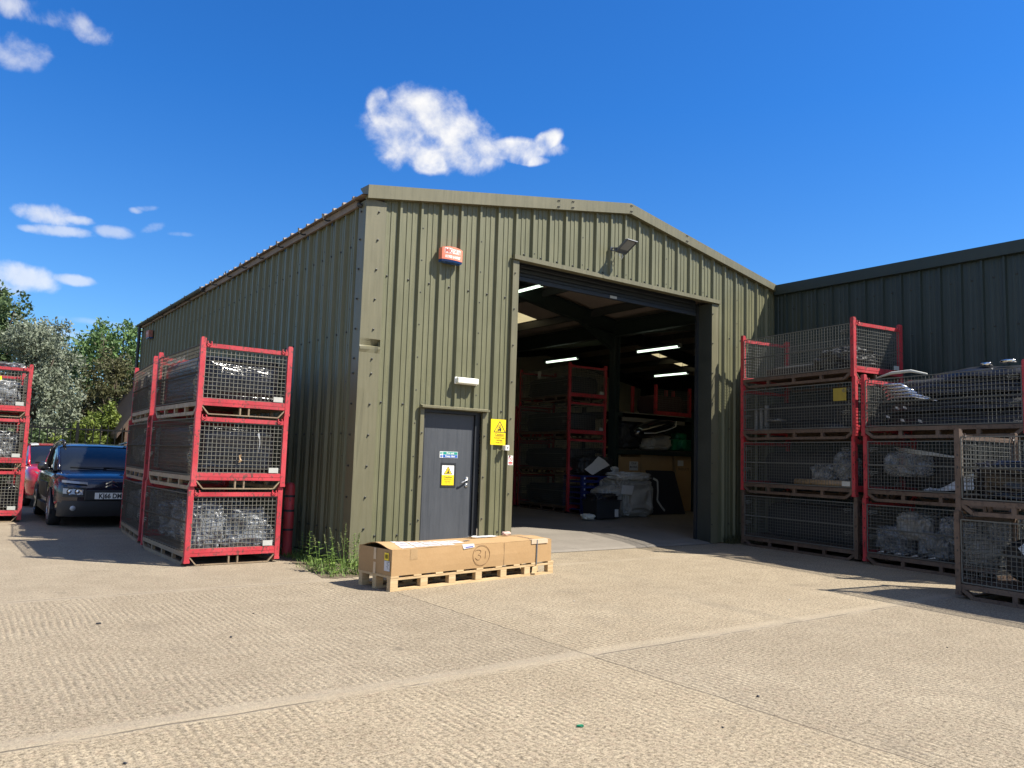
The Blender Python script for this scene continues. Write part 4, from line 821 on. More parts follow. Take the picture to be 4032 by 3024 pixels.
# middle right stack
mb = MB(); n = 18
def sheet_fn(u, v): return (.12+.18*v+.04*math.sin(5*u), .35+1.15*u, .20+.30*(1-u)**1.2*(.35+v*.8)+.06*v-.05*math.sin(9*u)*v+.02*noise.noise(Vector((u*5, v*4, 1))))
rows = [[sheet_fn(i/n, j/8) for i in range(n+1)] for j in range(9)]; mb.loft(rows); mb.loft([[(x, y, z-.015) for x, y, z in r] for r in rows]); load('padded_sheet', 'white padded sheet slumped in the middle right stack', 'padded sheet', [WHITEF], mb, 'B', 1)
load('plastic_bag', 'bluish clear bag at the far end beside the white padded sheet', 'plastic bag', [CLEARF], bag((.4, .62, .36), (.30, 1.85, .38), 80, .25), 'B', 1, group='bags beside the padded sheet'); load('plastic_bag', 'clear bag at the near end behind the white padded sheet', 'plastic bag', [CLEARF], bag((.4, .6, .38), (.45, .42, .19), 81, .25), 'B', 1, group='bags beside the padded sheet')
for q in range(3):
    mb = MB(); mb.tube([(.12, 1.95-.03*q, .80-.025*q), (.12, 1.5, .74-.02*q), (.14, .95-.1*q, .66-.01*q)], [.004, .013, .004], 5); load('trim_strip', ['upper', 'middle', 'lower'][q]+' slim pale strip above the white padded sheet', 'trim strip', [PLATE], mb, 'B', 1, (0, 0, 0), 'slim strips above the padded sheet')
load('black_moulding', 'dark parts behind the white padded sheet', 'parts', [BLACKM], bag((.6, 2.0, .55), (.82, 1.2, .178), 82, .12, 5), 'B', 1)
for q in range(6): load('plastic_bag', ['farthest', 'far upper', 'middle lower', 'middle upper', 'near lower', 'nearest'][q]+' clear bag in the bottom cage of the middle right stack', 'plastic bag', [CLOUDF if q % 3 == 1 else CLEARF], bag((.62, .56, .40), (.42, 2.02-.33*q, .18+.22*(q % 2)), 90+q, .26), 'B', 0, group='clear bags filling the bottom middle right cage')
mb = MB()
for q in range(7): mb.add([(.075, 2.2-.13*q, .19), (.075, 2.08-.13*q, .205+.02*(q % 2)), (.085, 2.10-.13*q, .225), (.08, 2.18-.13*q, .20)], [(0, 1, 2, 3)])
load('paper_scraps', 'white paper scraps along the floor of the clear bag cage', 'paper scraps', [PAPER], mb, 'B', 0, smooth=False)
# right-hand stack
for q in range(3): load('plastic_bag', ['nearest', 'middle', 'farthest'][q]+' shiny black bag in the top cage at the right edge', 'bag', [BLACKF], bag((1.0, .82, .44), (CW/2, .48+.7*q, .178), 100+q, .2, 5, sq=.4), 'C', 1, group='shiny black bags at the right edge')
load('plastic_bag', 'crumpled clear film on the black bags at the right edge', 'plastic bag', [CLEARF], bag((.5, 1.1, .16), (.35, 1.1, .50), 104, .3, 5), 'C', 1)
mb = MB(); rows = []
for j in range(5):
    v = j/4; rows.append([(.10+.12*v, 1.75-1.45*u, .62-.50*min(1, u*1.6)**.7+.05*v+.10*v*u) for u in [i/20 for i in range(21)]])
mb.loft(rows); mb.loft([[(x+.012, y, z-.01) for x, y, z in r] for r in rows]); o = load('foam_sheet', 'curved white foam sheet sagging in the bottom right cage', 'foam sheet', [WHITEF], mb, 'C', 0)
load('black_moulding', 'dark parts filling the back of the bottom right cage', 'parts', [BLACKM], bag((.65, 2.0, .55), (.8, 1.2, .178), 106, .12, 5), 'C', 0)
for k in range(4): load('wrapped_load', 'dark load inside the %s cage of the four-high indoor stack' % ('lowest', 'second', 'third', 'topmost')[k], 'wrapped load', [BLACKM], bag((.95, 2.1, .5), (CW/2, CL/2, .18), 110+k, .1, 4, sq=.3), 'I1', k, group='dark loads in the indoor cages')
mb = MB(); mb.box(-.006, 1.30, .66, -.003, 1.46, .84); load('white_card', 'white card on the mesh of the topmost indoor cage', 'card', [PLATE], mb, 'I1', 3, (0, 0, 0), None, False)
# ------------------------------------------------------------------ pallet with the long carton
PAL = thing('pallet', 'long pale pine pallet under the brown carton', 'pallet', (-.515, -2.11, 0), R(8.2)); PAL.scale = (1.035, .70, 1.15)
PLN, PDP = 2.43, .84
for yb in (0, .375, .75):
    mb = MB(); mb.box(0, yb, 0, PLN, yb+.095, .020); obj('bottom_board', mb, [PINE], PAL)
    mb = MB(); mb.box(0, yb, .098, PLN, yb+.095, .118); obj('stringer_board', mb, [PINE], PAL)
    for q in range(7):
        x = [0, .385, .77, 1.155, 1.54, 1.93, 2.335][q]; mb = MB(); mb.box(x, yb+.002, .020, x+.095, yb+.093, .098); obj('block', mb, [PINE], PAL, bev=.003)
for q in range(9):
    x = q*(PLN-.10)/8; mb = MB(); mb.box(x, -.004, .118, x+.10, PDP+.006, .136); obj('deck_board', mb, [PINE], PAL)
mb = MB(); mb.add([(2.06, -.005, .09), (2.13, -.005, .10), (2.12, -.03, .03), (2.04, -.02, .025)], [(0, 1, 2, 3)]); obj('splinter', mb, [PINE], PAL)
CT = thing('carton', 'long brown cardboard carton marked 31, strapped to the pine pallet', 'carton', (-.515, -2.11, .1575), R(8.2)); CT.scale = (1.05, .68, .96)
L0, L1, D1, HT = .005, 2.352, .90, .282
def sag(x, y):  # slight unevenness of the old board
    return .004*noise.noise(Vector((x*3, y*3, 2)))
mb = MB(); nx, nz = 24, 4
grid = lambda f: mb.loft([[f(i/nx, j/nz) for i in range(nx+1)] for j in range(nz+1)])
bul = lambda u, v: .010*math.sin(PI*u)*math.sin(PI*v)+.003*noise.noise(Vector((u*9, v*3, 5)))
grid(lambda u, v: (L0+(L1-L0)*u, -bul(u, v), HT*v)); grid(lambda u, v: (L0+(L1-L0)*u, D1+bul(u, v), HT*v))
grid(lambda u, v: (L0-bul(u, v)*.6, D1*u, HT*v)); grid(lambda u, v: (L1+bul(u, v)*.6, D1*u, HT*v)); mb.quad((L0, 0, 0), (L1, 0, 0), (L1, D1, 0), (L0, D1, 0))
mb.quad((L0+.01, .01, HT-.07), (L1-.01, .01, HT-.07), (L1-.01, D1-.01, HT-.07), (L0+.01, D1-.01, HT-.07)); obj('box', mb, [CARD], CT)
# two long top flaps meeting along the middle, sprung open at the near left end
def flap_z(u, v): return HT+.002+.052*v*max(0, 1-u*2.6)**1.3*math.sin(min(1, v)*PI*.72)+.016*v+.004*noise.noise(Vector((u*7, v*3, 9)))
for nm, y0, y1 in (('top_flap', 0, D1*.52), ('top_flap', D1, D1*.505)):
    mb = MB(); rows = [[(L0+(L1-L0)*(i/30), y0+(y1-y0)*(j/6), flap_z(i/30, j/6)) for i in range(31)] for j in range(7)]
    mb.loft(rows); mb.loft([[(x, y, z-.006) for x, y, z in r] for r in rows]); mb.loft([[rows[j][0] for j in range(7)], [(rows[j][0][0], rows[j][0][1], rows[j][0][2]-.006) for j in range(7)]]); mb.loft([rows[-1], [(x, y, z-.006) for x, y, z in rows[-1]]]); obj(nm, mb, [CARD], CT)
def ftop(x, y): # top surface height under a sticker
    u = (x-L0)/(L1-L0); v = y/(D1*.52) if y < D1*.52 else (D1-y)/(D1*.495); return flap_z(u, max(0, min(1, v)))
mb = MB(); rnd = random.Random(5); k = 0
for r in range(3):
    for c_ in range(5):
        x0 = .16+.185*c_+.012*r; y0 = .055+.135*r+.004*c_
        if r == 0 and c_ == 4: continue
        w, h_ = .165, .112; P_ = lambda a, b: (x0+a*w+.006*rnd.uniform(-1, 1), y0+b*h_+.005*rnd.uniform(-1, 1))
        cs = [P_(0, 0), P_(1, 0), P_(1, 1), P_(0, 1)]; mb.add([(x, y, ftop(x, y)+.0035) for x, y in cs], [(0, 1, 2, 3)])
obj('delivery_label', mb, [PAPER], CT)
mb = MB(); rnd = random.Random(6)
for r in range(3):
    for c_ in range(5):
        if r == 0 and c_ == 4: continue
        x0 = .17+.185*c_+.012*r; y0 = .062+.135*r+.004*c_
        for a, b, w, h_ in ((.01, .012, .10, .006), (.01, .03, .07, .004), (.05, .085, .08, .008)): mb.add([(x, y, ftop(x, y)+.005) for x, y in ((x0+a, y0+b), (x0+a+w, y0+b), (x0+a+w, y0+b+h_), (x0+a, y0+b+h_))], [(0, 1, 2, 3)], r % 2)
obj('label_print', mb, [INKR, INKBLUE], CT)
mb = MB(); mb.add([(.93, .03, HT+.006), (1.10, .02, HT+.008), (1.10, -.014, HT-.03), (.945, -.016, HT-.045), (.93, .0, HT+.006), (1.10, -.0, HT+.007)], [(0, 1, 5, 4), (4, 5, 2, 3)]); obj('hanging_label', mb, [PAPER], CT)
mb = MB(); mb.quad((.97, -.0165, HT-.034), (1.08, -.0155, HT-.024), (1.08, -.0145, HT-.012), (.97, -.0145, HT-.02)); obj('label_print', mb, [INKBLUE], CT)
for a in ((.23, .325, 0, .12), ): 
    mb = MB(); tp_ = [[(x, -bul((x-L0)/(L1-L0), z/HT)-.0035, z) for z in (HT-a[3], HT-a[3]*.66, HT-a[3]*.33, HT-.002)] for x in (a[0], (a[0]+a[1])/2, a[1])]; mb.loft(tp_); obj('tape', mb, [TAPE], CT)
for z0, z1 in ((.155, HT), (-.0, .125)):
    mb = MB(); mb.quad((L0-.009, .47, z0), (L0-.009, .40, z0), (L0-.009, .405, z1), (L0-.009, .465, z1)); obj('tape', mb, [M('old_tape', (.50, .37, .23), .4)], CT)
mb = MB(); mb.box(L0-.0095, .07, .165, L0-.008, .175, .245); obj('barcode_label', mb, [YELLOW], CT)
mb = MB(); rnd = random.Random(3); y = .085
while y < .16:
    w = rnd.choice((.003, .005, .007)); mb.quad((L0-.0105, y, .182), (L0-.0105, y+w, .182), (L0-.0105, y+w, .228), (L0-.0105, y, .228)); y += w+rnd.choice((.003, .005))
obj('barcode', mb, [INKB], CT)
mb = MB(); mb.box(L0-.0095, .03, .05, L0-.008, .175, .158); obj('address_label', mb, [PAPER], CT)
mb = MB()
for q in range(6): mb.quad((L0-.0105, .05+.012*(q % 3), .075+.012*q), (L0-.0105, .09+.012*(q % 3), .075+.012*q), (L0-.0105, .09+.012*(q % 3), .079+.012*q), (L0-.0105, .05+.012*(q % 3), .079+.012*q))
mb.quad((L0-.0105, .04, .145), (L0-.0105, .09, .145), (L0-.0105, .09, .151), (L0-.0105, .04, .151)); obj('label_print', mb, [GREYM], CT)
# the circled 31 in marker
mb = MB(); mx, mz = 1.207, .15
stroke = lambda pts, r=.0032: mb.tube([(x, -.0125-.001, z) for x, z in pts], r, 4, 0)
stroke([(mx+.125*math.cos(a), mz+.118*math.sin(a)) for a in [2*PI*k/36+.6 for k in range(38)]])
stroke([(mx-.092, mz+.055), (mx-.07, mz+.066), (mx-.03, mz+.066), (mx-.008, mz+.05), (mx-.012, mz+.028), (mx-.04, mz+.010), (mx-.05, mz+.006)]); stroke([(mx-.05, mz+.006), (mx-.015, mz-.004), (mx-.008, mz-.028), (mx-.03, mz-.05), (mx-.06, mz-.052), (mx-.088, mz-.03)]); stroke([(mx+.062, mz+.045), (mx+.058, mz-.040)])
obj('marker_number', mb, [INKBR], CT)
mb = MB(); mb.box(1.556, -.0118, .002, 1.560, -.0095, HT-.002); obj('seam', mb, [M('seam_brown', (.22, .14, .07), .9)], CT)  # carton seam drawn as a thin darker brown strip
ST = MB()
for x0 in (2.09,):
    ST.bar((x0, -.017, -.03), (x0+.004, -.017, HT+.004), .016, .002, upv=(0, 1, 0)); ST.bar((x0+.004, -.017, HT+.004), (x0-.02, .45, HT+.026), .014, .002); ST.bar((x0-.02, .45, HT+.026), (x0, D1+.012, HT+.006), .014, .002)
obj('strap', ST, [GREYM], CT)
mb = MB(); mb.box(2.0, -.0155, HT-.045, 2.28, -.012, HT+.005); mb.box(2.0, -.0155, HT+.005, 2.28, .06, HT+.009); obj('edge_protector', mb, [M('pale_board', (.50, .38, .26), .8)], CT)
mb = MB(); rows = [[(1.42+.07*i+.012*noise.noise(Vector((i, j, 0))), .60+.05*j, HT+.022+.018*abs(noise.noise(Vector((i*.8, j*.7, 3))))+.012*(i == 0)) for i in range(7)] for j in range(5)]; mb.loft(rows)
pb_ = obj('document_wallet', mb, [PAPER]); pb_.location, pb_.rotation_euler, pb_.scale = CT.location, CT.rotation_euler, CT.scale; tag(pb_, 'white plastic document wallet lying at the back of the carton top', 'document wallet')
mb = MB(); mb.add([(1.13, .30, HT+.020), (1.24, .32, HT+.024), (1.23, .37, HT+.022), (1.12, .35, HT+.020)], [(0, 1, 2, 3)]); q_ = obj('paper_scrap', mb, [GREYM]); q_.location, q_.rotation_euler, q_.scale = CT.location, CT.rotation_euler, CT.scale; tag(q_, 'small dark printed scrap on the middle of the carton top', 'scrap')
mb = MB(); crumple(mb, (.13, .09, .05), (2.0, .66, HT+.022), 5, .3, 3); q_ = obj('rag', mb, [M('pink_rag', (.52, .36, .30), .9)], None, True); q_.location, q_.rotation_euler, q_.scale = CT.location, CT.rotation_euler, CT.scale; tag(q_, 'crumpled pinkish rag beside the wallet on the carton', 'rag')
# ------------------------------------------------------------------ weeds at the corner
def blade(mb, p, d, L, w, bend, m=0, n=4):
    p = Vector(p); d = Vector(d).normalized(); side = d.cross(Vector((0, 0, 1))); side = side.normalized() if side.length > .01 else Vector((1, 0, 0)); pr = None
    for i in range(n+1):
        t_ = i/n; c = p+d*(L*t_)+Vector((d.x, d.y, 0))*bend*L*t_*t_-Vector((0, 0, 1))*abs(bend)*L*.4*t_*t_; ww = w*(1-t_**1.6)*.5+.0004; cur = (c-side*ww, c+side*ww)
        if pr: mb.add([pr[0], pr[1], cur[1], cur[0]], [(0, 1, 2, 3)], m)
        pr = cur
rnd = random.Random(8); mb = MB()
def in_soil(): 
    x = rnd.uniform(-.74, .62); y = rnd.uniform(-1.02, -.06) if x > -.05 else rnd.uniform(-1.0, 1.6)
    return x, y
for q in range(2600):
    x, y = in_soil()
    if y > -.05 and x < -.5: x += .2
    a = rnd.uniform(0, 2*PI); L = rnd.uniform(.03, .12); blade(mb, (x, y, .004), (math.cos(a)*.5, math.sin(a)*.5, 1), L, rnd.uniform(.004, .009), rnd.uniform(.1, .7), 0, 3)
tag(obj('grass', mb, [LEAF_WEED]), None, None, None, 'stuff')
def leaf(mb, p, d, L, w, m=0):
    p = Vector(p); d = Vector(d).normalized(); s_ = d.cross(Vector((0, 0, 1))).normalized(); pts = [(0, 0), (.25, .42), (.55, .5), (.82, .28), (1, 0)]; dn = Vector((0, 0, -1))
    l = [p+d*L*a+s_*w*b+dn*L*.25*a*a for a, b in pts]; r = [p+d*L*a-s_*w*b+dn*L*.25*a*a for a, b in pts]; c = [p+d*L*a+dn*L*(.25*a*a+.03) for a, b in pts]
    mb.loft([l, c, r], m)
def tall_grass(x, y, h, lean, lab):
    t_ = thing('grass_stem', lab, 'weed', (x, y, .004), 0, 'seeding grasses at the corner'); mb = MB()
    for q in range(5):
        a = rnd.uniform(0, 2*PI); blade(mb, (rnd.uniform(-.02, .02), rnd.uniform(-.02, .02), 0), (math.cos(a)*.35, math.sin(a)*.35, 1), h*rnd.uniform(.4, .65), .010, .5)
    obj('leaves', mb, [LEAF_WEED], t_); mb = MB(); d = Vector((math.cos(lean)*.16, math.sin(lean)*.16, 1)).normalized(); mb.tube([(0, 0, 0), d*h*.5, d*h+Vector((d.x, d.y, 0))*.15*h], [.004, .003, .002], 5); obj('stem', mb, [LEAF_WEED], t_)
    mb = MB()
    for q in range(46):
        f = .72+.30*rnd.random(); p = d*h*f+Vector((d.x, d.y, 0))*.15*h*f*f; a = rnd.uniform(0, 2*PI); s_ = .04*(1.05-f)*3.2+.010; blade(mb, p, (math.cos(a), math.sin(a), .9), s_*rnd.uniform(.5, 1), .010, .2, 0, 2)
    obj('seed_head', mb, [LEAF_SEED], t_)
for q, (x, y, h, le) in enumerate(((-.50, -.50, .44, 2.6), (-.38, -.42, .50, 2.8), (-.33, -.60, .46, 2.4), (-.27, -.38, .55, 1.0), (-.24, -.66, .46, .6), (-.58, -.36, .42, 2.9), (-.17, -.45, .43, .3), (-.43, -.72, .36, 3.0))):
    tall_grass(x, y, h, le, 'tall seeding grass stem in the clump between the cages and the warehouse corner')
def dock(x, y, h, n, lab, nm='dock_plant', sz=.16):
    t_ = thing(nm, lab, 'weed', (x, y, .004), 0, 'leafy weeds at the corner'); mb = MB(); mb.tube([(0, 0, 0), (.01, .01, h*.5), (.0, .02, h)], [.007, .005, .002], 5); obj('stem', mb, [LEAF_WEED], t_); mb = MB()
    for q in range(n):
        z = h*(q/n)**.8; a = q*2.4; s_ = sz*(1.1-.7*z/h); leaf(mb, (0, .01, z), (math.cos(a), math.sin(a), .45), s_, s_*.42)
    obj('leaves', mb, [LEAF_WEED], t_)
dock(-.56, -.72, .30, 12, 'broad leaved dock at the front of the weed patch'); dock(-.30, -.86, .24, 11, 'low broad leaved dock by the slab edge'); dock(-.64, -.50, .36, 12, 'dock nearest the red cages'); dock(.02, -.80, .22, 10, 'small dock beside the pallet end')
dock(-.10, -.32, .42, 30, 'upright nettle against the corner flashing', 'nettle', .11); dock(-.16, -.24, .36, 26, 'nettle just left of the corner flashing', 'nettle', .10); dock(-.34, -.18, .38, 24, 'nettle in the shade behind the grasses', 'nettle', .10); dock(-.50, .15, .42, 22, 'shaded nettle near the red bollard', 'nettle', .10)
dock(-.36, .75, .36, 18, 'dark weed at the foot of the red bollard', 'weed', .10)
mb = MB()
for q in range(420):
    x = rnd.uniform(7.45, 8.3); y = -abs(rnd.gauss(0, .12))-.02; a = rnd.uniform(0, 2*PI); blade(mb, (x, y, .0), (math.cos(a)*.4, math.sin(a)*.4, 1), rnd.uniform(.05, .26), .009, .4, 0, 3)
tag(obj('weeds', mb, [LEAF_OLIVE]), None, None, None, 'stuff')  # shade at the wall foot is put into the darker leaf colour
mb = MB(); crumple(mb, (.05, .04, .025), (0, 0, 0), 2, .4, 2); o = obj('litter', mb, [PAPER]); o.location = (-.25, -.93, .006); tag(o, 'crumpled white litter in the weeds', 'litter')
for q, (x, y, s_, mt) in enumerate(((-3.287, -2.456, .035, BLACKM), (-2.526, -3.391, .028, BLACKM), (-1.561, -6.289, .035, GREENP), (-.241, -6.444, .026, BLACKM), (-3.65, -5.6, .02, BLACKM), (-2.1, -2.6, .016, BLACKM), (.9, -3.4, .014, PAPER), (3.1, -4.4, .02, PAPER), (-.9, -6.7, .016, BLACKM), (2.3, -6.4, .014, BLACKM))):
    mb = MB(); crumple(mb, (s_*1.1, s_*.6, s_*.35), (0, 0, 0), 40+q, .4, 2); o = obj('pebble', mb, [mt]); o.location = (x, y, .001); o.rotation_euler = (0, 0, q*1.3)
    tag(o, ['dark pebble on the concrete at the far left', 'dark twig scrap left of the pallet', 'green plastic scrap at the bottom centre of the photo', 'dark scrap right of the long crack', 'black chip at the left edge', 'small dark chip between the cages and the crack', 'white fleck in front of the pallet', 'white fleck near the slab joint', 'dark chip close to the green scrap', 'dark chip in the right foreground'][q], 'debris', 'bits of debris on the concrete')
# ------------------------------------------------------------------ cars
def hull(st, prof):
    """loft of mirrored rings: st rows of (y, half width, z bottom, z top), prof points (fx, fz)"""
    rings = []
    for y, w, zb, zt in st:
        h = [(w*fx, zb+(zt-zb)*fz) for fx, fz in prof]; rings.append([(x, y, z) for x, z in h]+[(-x, y, z) for x, z in reversed(h[:-1] if abs(h[-1][0]) < 1e-6 else h)])
    return rings
def make_car(label, loc, rz, paint_, roofm, mirm, W2, LEN, HT_, zbelt, plate=None, rails=False, stripe=False, lamps=True, group='cars parked by the fence'):
    c = thing('parked_car', label, 'car', loc, rz, group); k = W2/.865; hz = HT_/1.48
    body = [(0, (0)), (.55, .0), (.84, .03), (.97, .14), (1.0, .38), (1.0, .60), (.985, .80), (.93, .93), (.80, .985), (.4, 1.0), (0, 1.01)]
    st = [(-.005, .52, .36, .70), (.03, .66, .27, .80), (.10, .755, .22, .86), (.24, .825, .20, .905), (.5, .858, .19, .945), (.85, .865, .19, .985), (1.15, .865, .19, 1.0), (2.0, .865, .19, zbelt+.01), (3.0, .865, .19, zbelt+.03), (LEN-.5, .85, .20, zbelt+.02), (LEN-.18, .80, .24, zbelt-.03), (LEN-.03, .70, .30, zbelt-.12), (LEN, .55, .36, zbelt-.25)]
    st = [(y, w*k, zb, zt*(1 if y > 1.9 else hz)) for y, w, zb, zt in st]
    mb = MB(); rg = hull(st, body); mb.loft(rg); mb.add(rg[0], [tuple(range(len(rg[0])))]); mb.add(rg[-1], [tuple(range(len(rg[-1])))[::-1]])
    bo_ = obj('body', mb, [paint_], c, True)
    gl = [(.95, .74, zbelt-.03, zbelt-.01), (1.25, .72, zbelt-.03, zbelt+.19*hz), (1.72, .695, zbelt-.03, HT_-.06), (1.95, .69, zbelt-.03, HT_-.02), (2.5, .69, zbelt-.03, HT_), (3.2, .685, zbelt-.03, HT_-.03), (LEN-.42, .66, zbelt-.03, HT_-.14), (LEN-.15, .62, zbelt-.03, zbelt+.06)]
    gp_ = [(1.0, 0), (.985, .3), (.93, .70), (.88, .90), (.82, .97), (.6, 1.0), (0, 1.02)]
    gl = [(y, w*k, zb, zt) for y, w, zb, zt in gl]
    mb = MB(); g_ = hull(gl, [(fx*1.13, fz) for fx, fz in gp_]); mb.loft(g_); obj('windows', mb, [GLASSD], c, True)
    n_ = len(g_[0]); off = lambda p, d: (p[0]*(1+d), p[1], p[2]+d)
    mb = MB(); idx = list(range(3, n_-3)); mb.loft([[off(r[i], .008) for i in idx] for r in g_[2:7]]); obj('roof', mb, [roofm], c, True)
    if stripe:
        mb = MB(); mb.loft([[off(g_[q][i], .013) for i in (4, 5)] for q in (2, 3, 4, 5)]); mb.loft([[off(g_[q][i], .013) for i in (n_-6, n_-5)] for q in (2, 3, 4, 5)]); obj('roof_stripe', mb, [WCAR], c)
    for s_ in (0, 1):
        sg_ = lambda i: i if not s_ else n_-1-i
        mb = MB(); mb.tube([off(g_[q][sg_(3)], .008) for q in (0, 1, 2)], .032, 6); obj('windscreen_pillar', mb, [paint_], c, True)
        for yq in (2.35, ):
            mb = MB(); a = g_[4]; mb.tube([off(Vector(a[sg_(q)])+Vector((0, -.1, 0)), .006) for q in (0, 1, 2, 3)], .035, 5); obj('door_pillar', mb, [CLADB], c, True)
        mb = MB(); mb.tube([off(g_[q][sg_(0)], .012) for q in range(1, 8)], .016, 5); obj('belt_trim', mb, [CLADB], c, True)
        sx = -1 if s_ else 1
        if rails:
            mb = MB(); mb.tube([(sx*.60*k, 1.75, HT_-.06), (sx*.60*k, 1.80, HT_+.035), (sx*.60*k, 2.4, HT_+.055), (sx*.59*k, 3.2, HT_+.02), (sx*.58*k, 3.35, HT_-.06)], [.03, .028, .026, .026, .03], 6); obj('roof_rail', mb, [BLKCAR], c, True)
        mb = MB(); crumple(mb, (.17, .13, .16), (sx*(W2+.10), 1.33, zbelt-.03), 1, .02, 3, sq=.7, ridged=False); mb.bar((sx*(W2-.06), 1.38, zbelt+.0), (sx*(W2+.06), 1.35, zbelt+.02), .05, .04); obj('mirror', mb, [mirm], c, True)
        # wheel arches, wheels
        for yw in (.80, LEN-.80):
            mb = MB(); arc = [(yw+.375*math.cos(a), .30+.375*math.sin(a)) for a in [PI*q/14 for q in range(15)]]; arc2 = [(yw+.325*math.cos(a), .30+.325*math.sin(a)) for a in [PI*q/14 for q in range(15)]]
            x1 = sx*(W2+.006); mb.loft([[(x1, y, z) for y, z in arc], [(x1+sx*.012, y, z) for y, z in arc], [(x1+sx*.012, y, z) for y, z in arc2], [(sx*(W2-.16), y, z) for y, z in arc2]]); mb.add([(sx*(W2+.002), y, z) for y, z in arc2]+[(sx*(W2+.002), yw-.325, .20), (sx*(W2+.002), yw+.325, .20)], [tuple(range(17))]); obj('wheel_arch', mb, [CLADB], c, False)
            wl_ = bpy.data.objects.new('wheel', None); COL.objects.link(wl_); wl_.parent = c; wl_.location = (sx*(W2-.085), yw, .312)
            mb = MB(); mb.lathe([(.19, -.09), (.285, -.10), (.308, -.085), (.312, 0), (.308, .085), (.285, .10), (.19, .09)], (sx, 0, 0), (0, 0, 0), 28); obj('tyre', mb, [TREAD], wl_, True)
            mb = MB(); mb.lathe([(.21, .092), (.20, .100), (.185, .080), (.17, .06), (.05, .05), (.045, .075), (.0005, .078)], (sx, 0, 0), (0, 0, 0), 28, 0)
            for q in range(5):
                a = 2*PI*q/5+.3; mb.bar((sx*.078, .04*math.cos(a), .04*math.sin(a)), (sx*.092, .19*math.cos(a), .19*math.sin(a)), .055, .02, upv=(1, 0, 0))
            obj('rim', mb, [RIM], wl_, False)
        # side: sill, airbump panel, handle
        mb = MB(); mb.box(sx*(W2-.02) if sx > 0 else -(W2+.008), 1.22, .20, (W2+.008) if sx > 0 else -(W2-.02), LEN-1.22, .34); obj('sill', mb, [CLADB], c)
        if rails: mb = MB(); mb.box(sx*(W2-.01) if sx > 0 else -(W2+.014), 1.38, .46, (W2+.014) if sx > 0 else -(W2-.01), LEN-1.45, .74); obj('side_pad', mb, [CLADB], c, bev=.02)
        # lamps on the curved front corner
        def fy(x, z):  # front surface at half width x
            pts = [(w*.98, y) for y, w, zb, zt in st[:5]]; x = abs(x)
            if x <= pts[0][0]: return pts[0][1]
            for (a, ya), (b, yb) in zip(pts, pts[1:]):
                if x <= b: return ya+(yb-ya)*(x-a)/(b-a)
            return pts[-1][1]
        def patch(nm, m_, x0, x1, z0, z1, d=.012, n=6, slope=0.0):
            mb = MB(); lo = []; hi = []; lo2 = []; hi2 = []
            for q in range(n+1):
                x = x0+(x1-x0)*q/n; y = fy(x, 0); zc = slope*q/n
                lo.append((sx*x*k, y-d, z0+zc)); hi.append((sx*x*k, y-d+.012, z1+zc)); lo2.append((sx*x*k, y+.10, z0+zc)); hi2.append((sx*x*k, y+.12, z1+zc))
            mb.loft([lo2, lo, hi, hi2]); 
            for e in (0, n): mb.quad(lo2[e], lo[e], hi[e], hi2[e])
            return obj(nm, mb, m_, c, False)
        if lamps:
            patch('lamp_surround', [CLADB], .40, .80, .535, .70, .020); hl = patch('headlight', [CLAMP], .44, .74, .575, .665, .034, slope=.02)
            for xx in (.64, .52):
                mb = MB(); y = fy(xx, 0); mb.lathe([(.055, 0), (.045, -.01), (.02, .0), (.0005, .005)], (0, -1, 0), (sx*xx*k, y-.036, .63), 14); obj('reflector', mb, [CHROME], hl, True)
            patch('day_light', [CLAMP], .38, .76, .755, .795, .018, slope=.03)
            mb = MB(); y = fy(.58, 0); mb.lathe([(.045, 0), (.038, .012), (.0005, .016)], (0, -1, 0), (sx*.58*k, y-.045, .345), 16); obj('fog_light', mb, [CLAMP], c, True)
        else:
            patch('headlight', [CLAMP], .50, .80, .60, .78, .02, slope=.08)
    mb = MB(); rows = []
    for zz, dd in ((.20, .0), (.28, .028), (.40, .034), (.47, .026)):
        rows.append([(x*k, fy(abs(x), 0)-dd, zz) for x in [-.80+1.60*q/24 for q in range(25)]])
    mb.loft(rows); obj('front_bumper', mb, [CLADB], c, True)
    mb = MB(); mb.box(-.42, -.052, .475, .42, .0, .66); obj('grille', mb, [CLADB], c, bev=.02)
    if plate:
        mb = MB(); mb.box(-.26, -.072, .505, .26, -.060, .615); p_ = obj('number_plate', mb, [WHITE], c)
        mb = MB(); text_mb(mb, plate, .118, (0, -.0735, .519), (1, 0, 0), (0, 0, 1), 0, 'CENTER', .84, .004); obj('lettering', mb, [INKB], p_)
        em_ = MB()
        for zz in (.715, .770):
            pts = [(-.095, -.055, zz), (-.075, -.062, zz+.012), (0, -.066, zz+.052), (.075, -.062, zz+.012), (.095, -.055, zz)]
            for a, b in zip(pts, pts[1:]): em_.bar(a, b, .012, .016)
        obj('emblem', em_, [CHROME], c)
    mb = MB(); mb.bar((-.55, 1.02, zbelt+.05), (.05, .99, zbelt+.045), .02, .012); mb.bar((.0, 1.02, zbelt+.05), (.6, .99, zbelt+.045), .02, .012); obj('wiper', mb, [CLADB], c)
    return c
make_car('dark navy hatchback with roof rails parked facing the camera behind the cages', (-1.885, 5.95, 0), R(-.6), NAVY, NAVY, BLKCAR, .865, 4.15, 1.47, .985, 'KJ66 DM ', True)
make_car('red hatchback with white mirror and white roof stripe behind the navy car', (-1.97, 11.25, 0), R(0), CRED, CRED, WCAR, .80, 3.75, 1.47, .97, None, False, True, False)
make_car('dark car mostly hidden behind the navy car and the cages', (.9, 15.6, 0), R(4), BLKCAR, BLKCAR, BLKCAR, .84, 4.0, 1.46, .97, None, False, False, False)
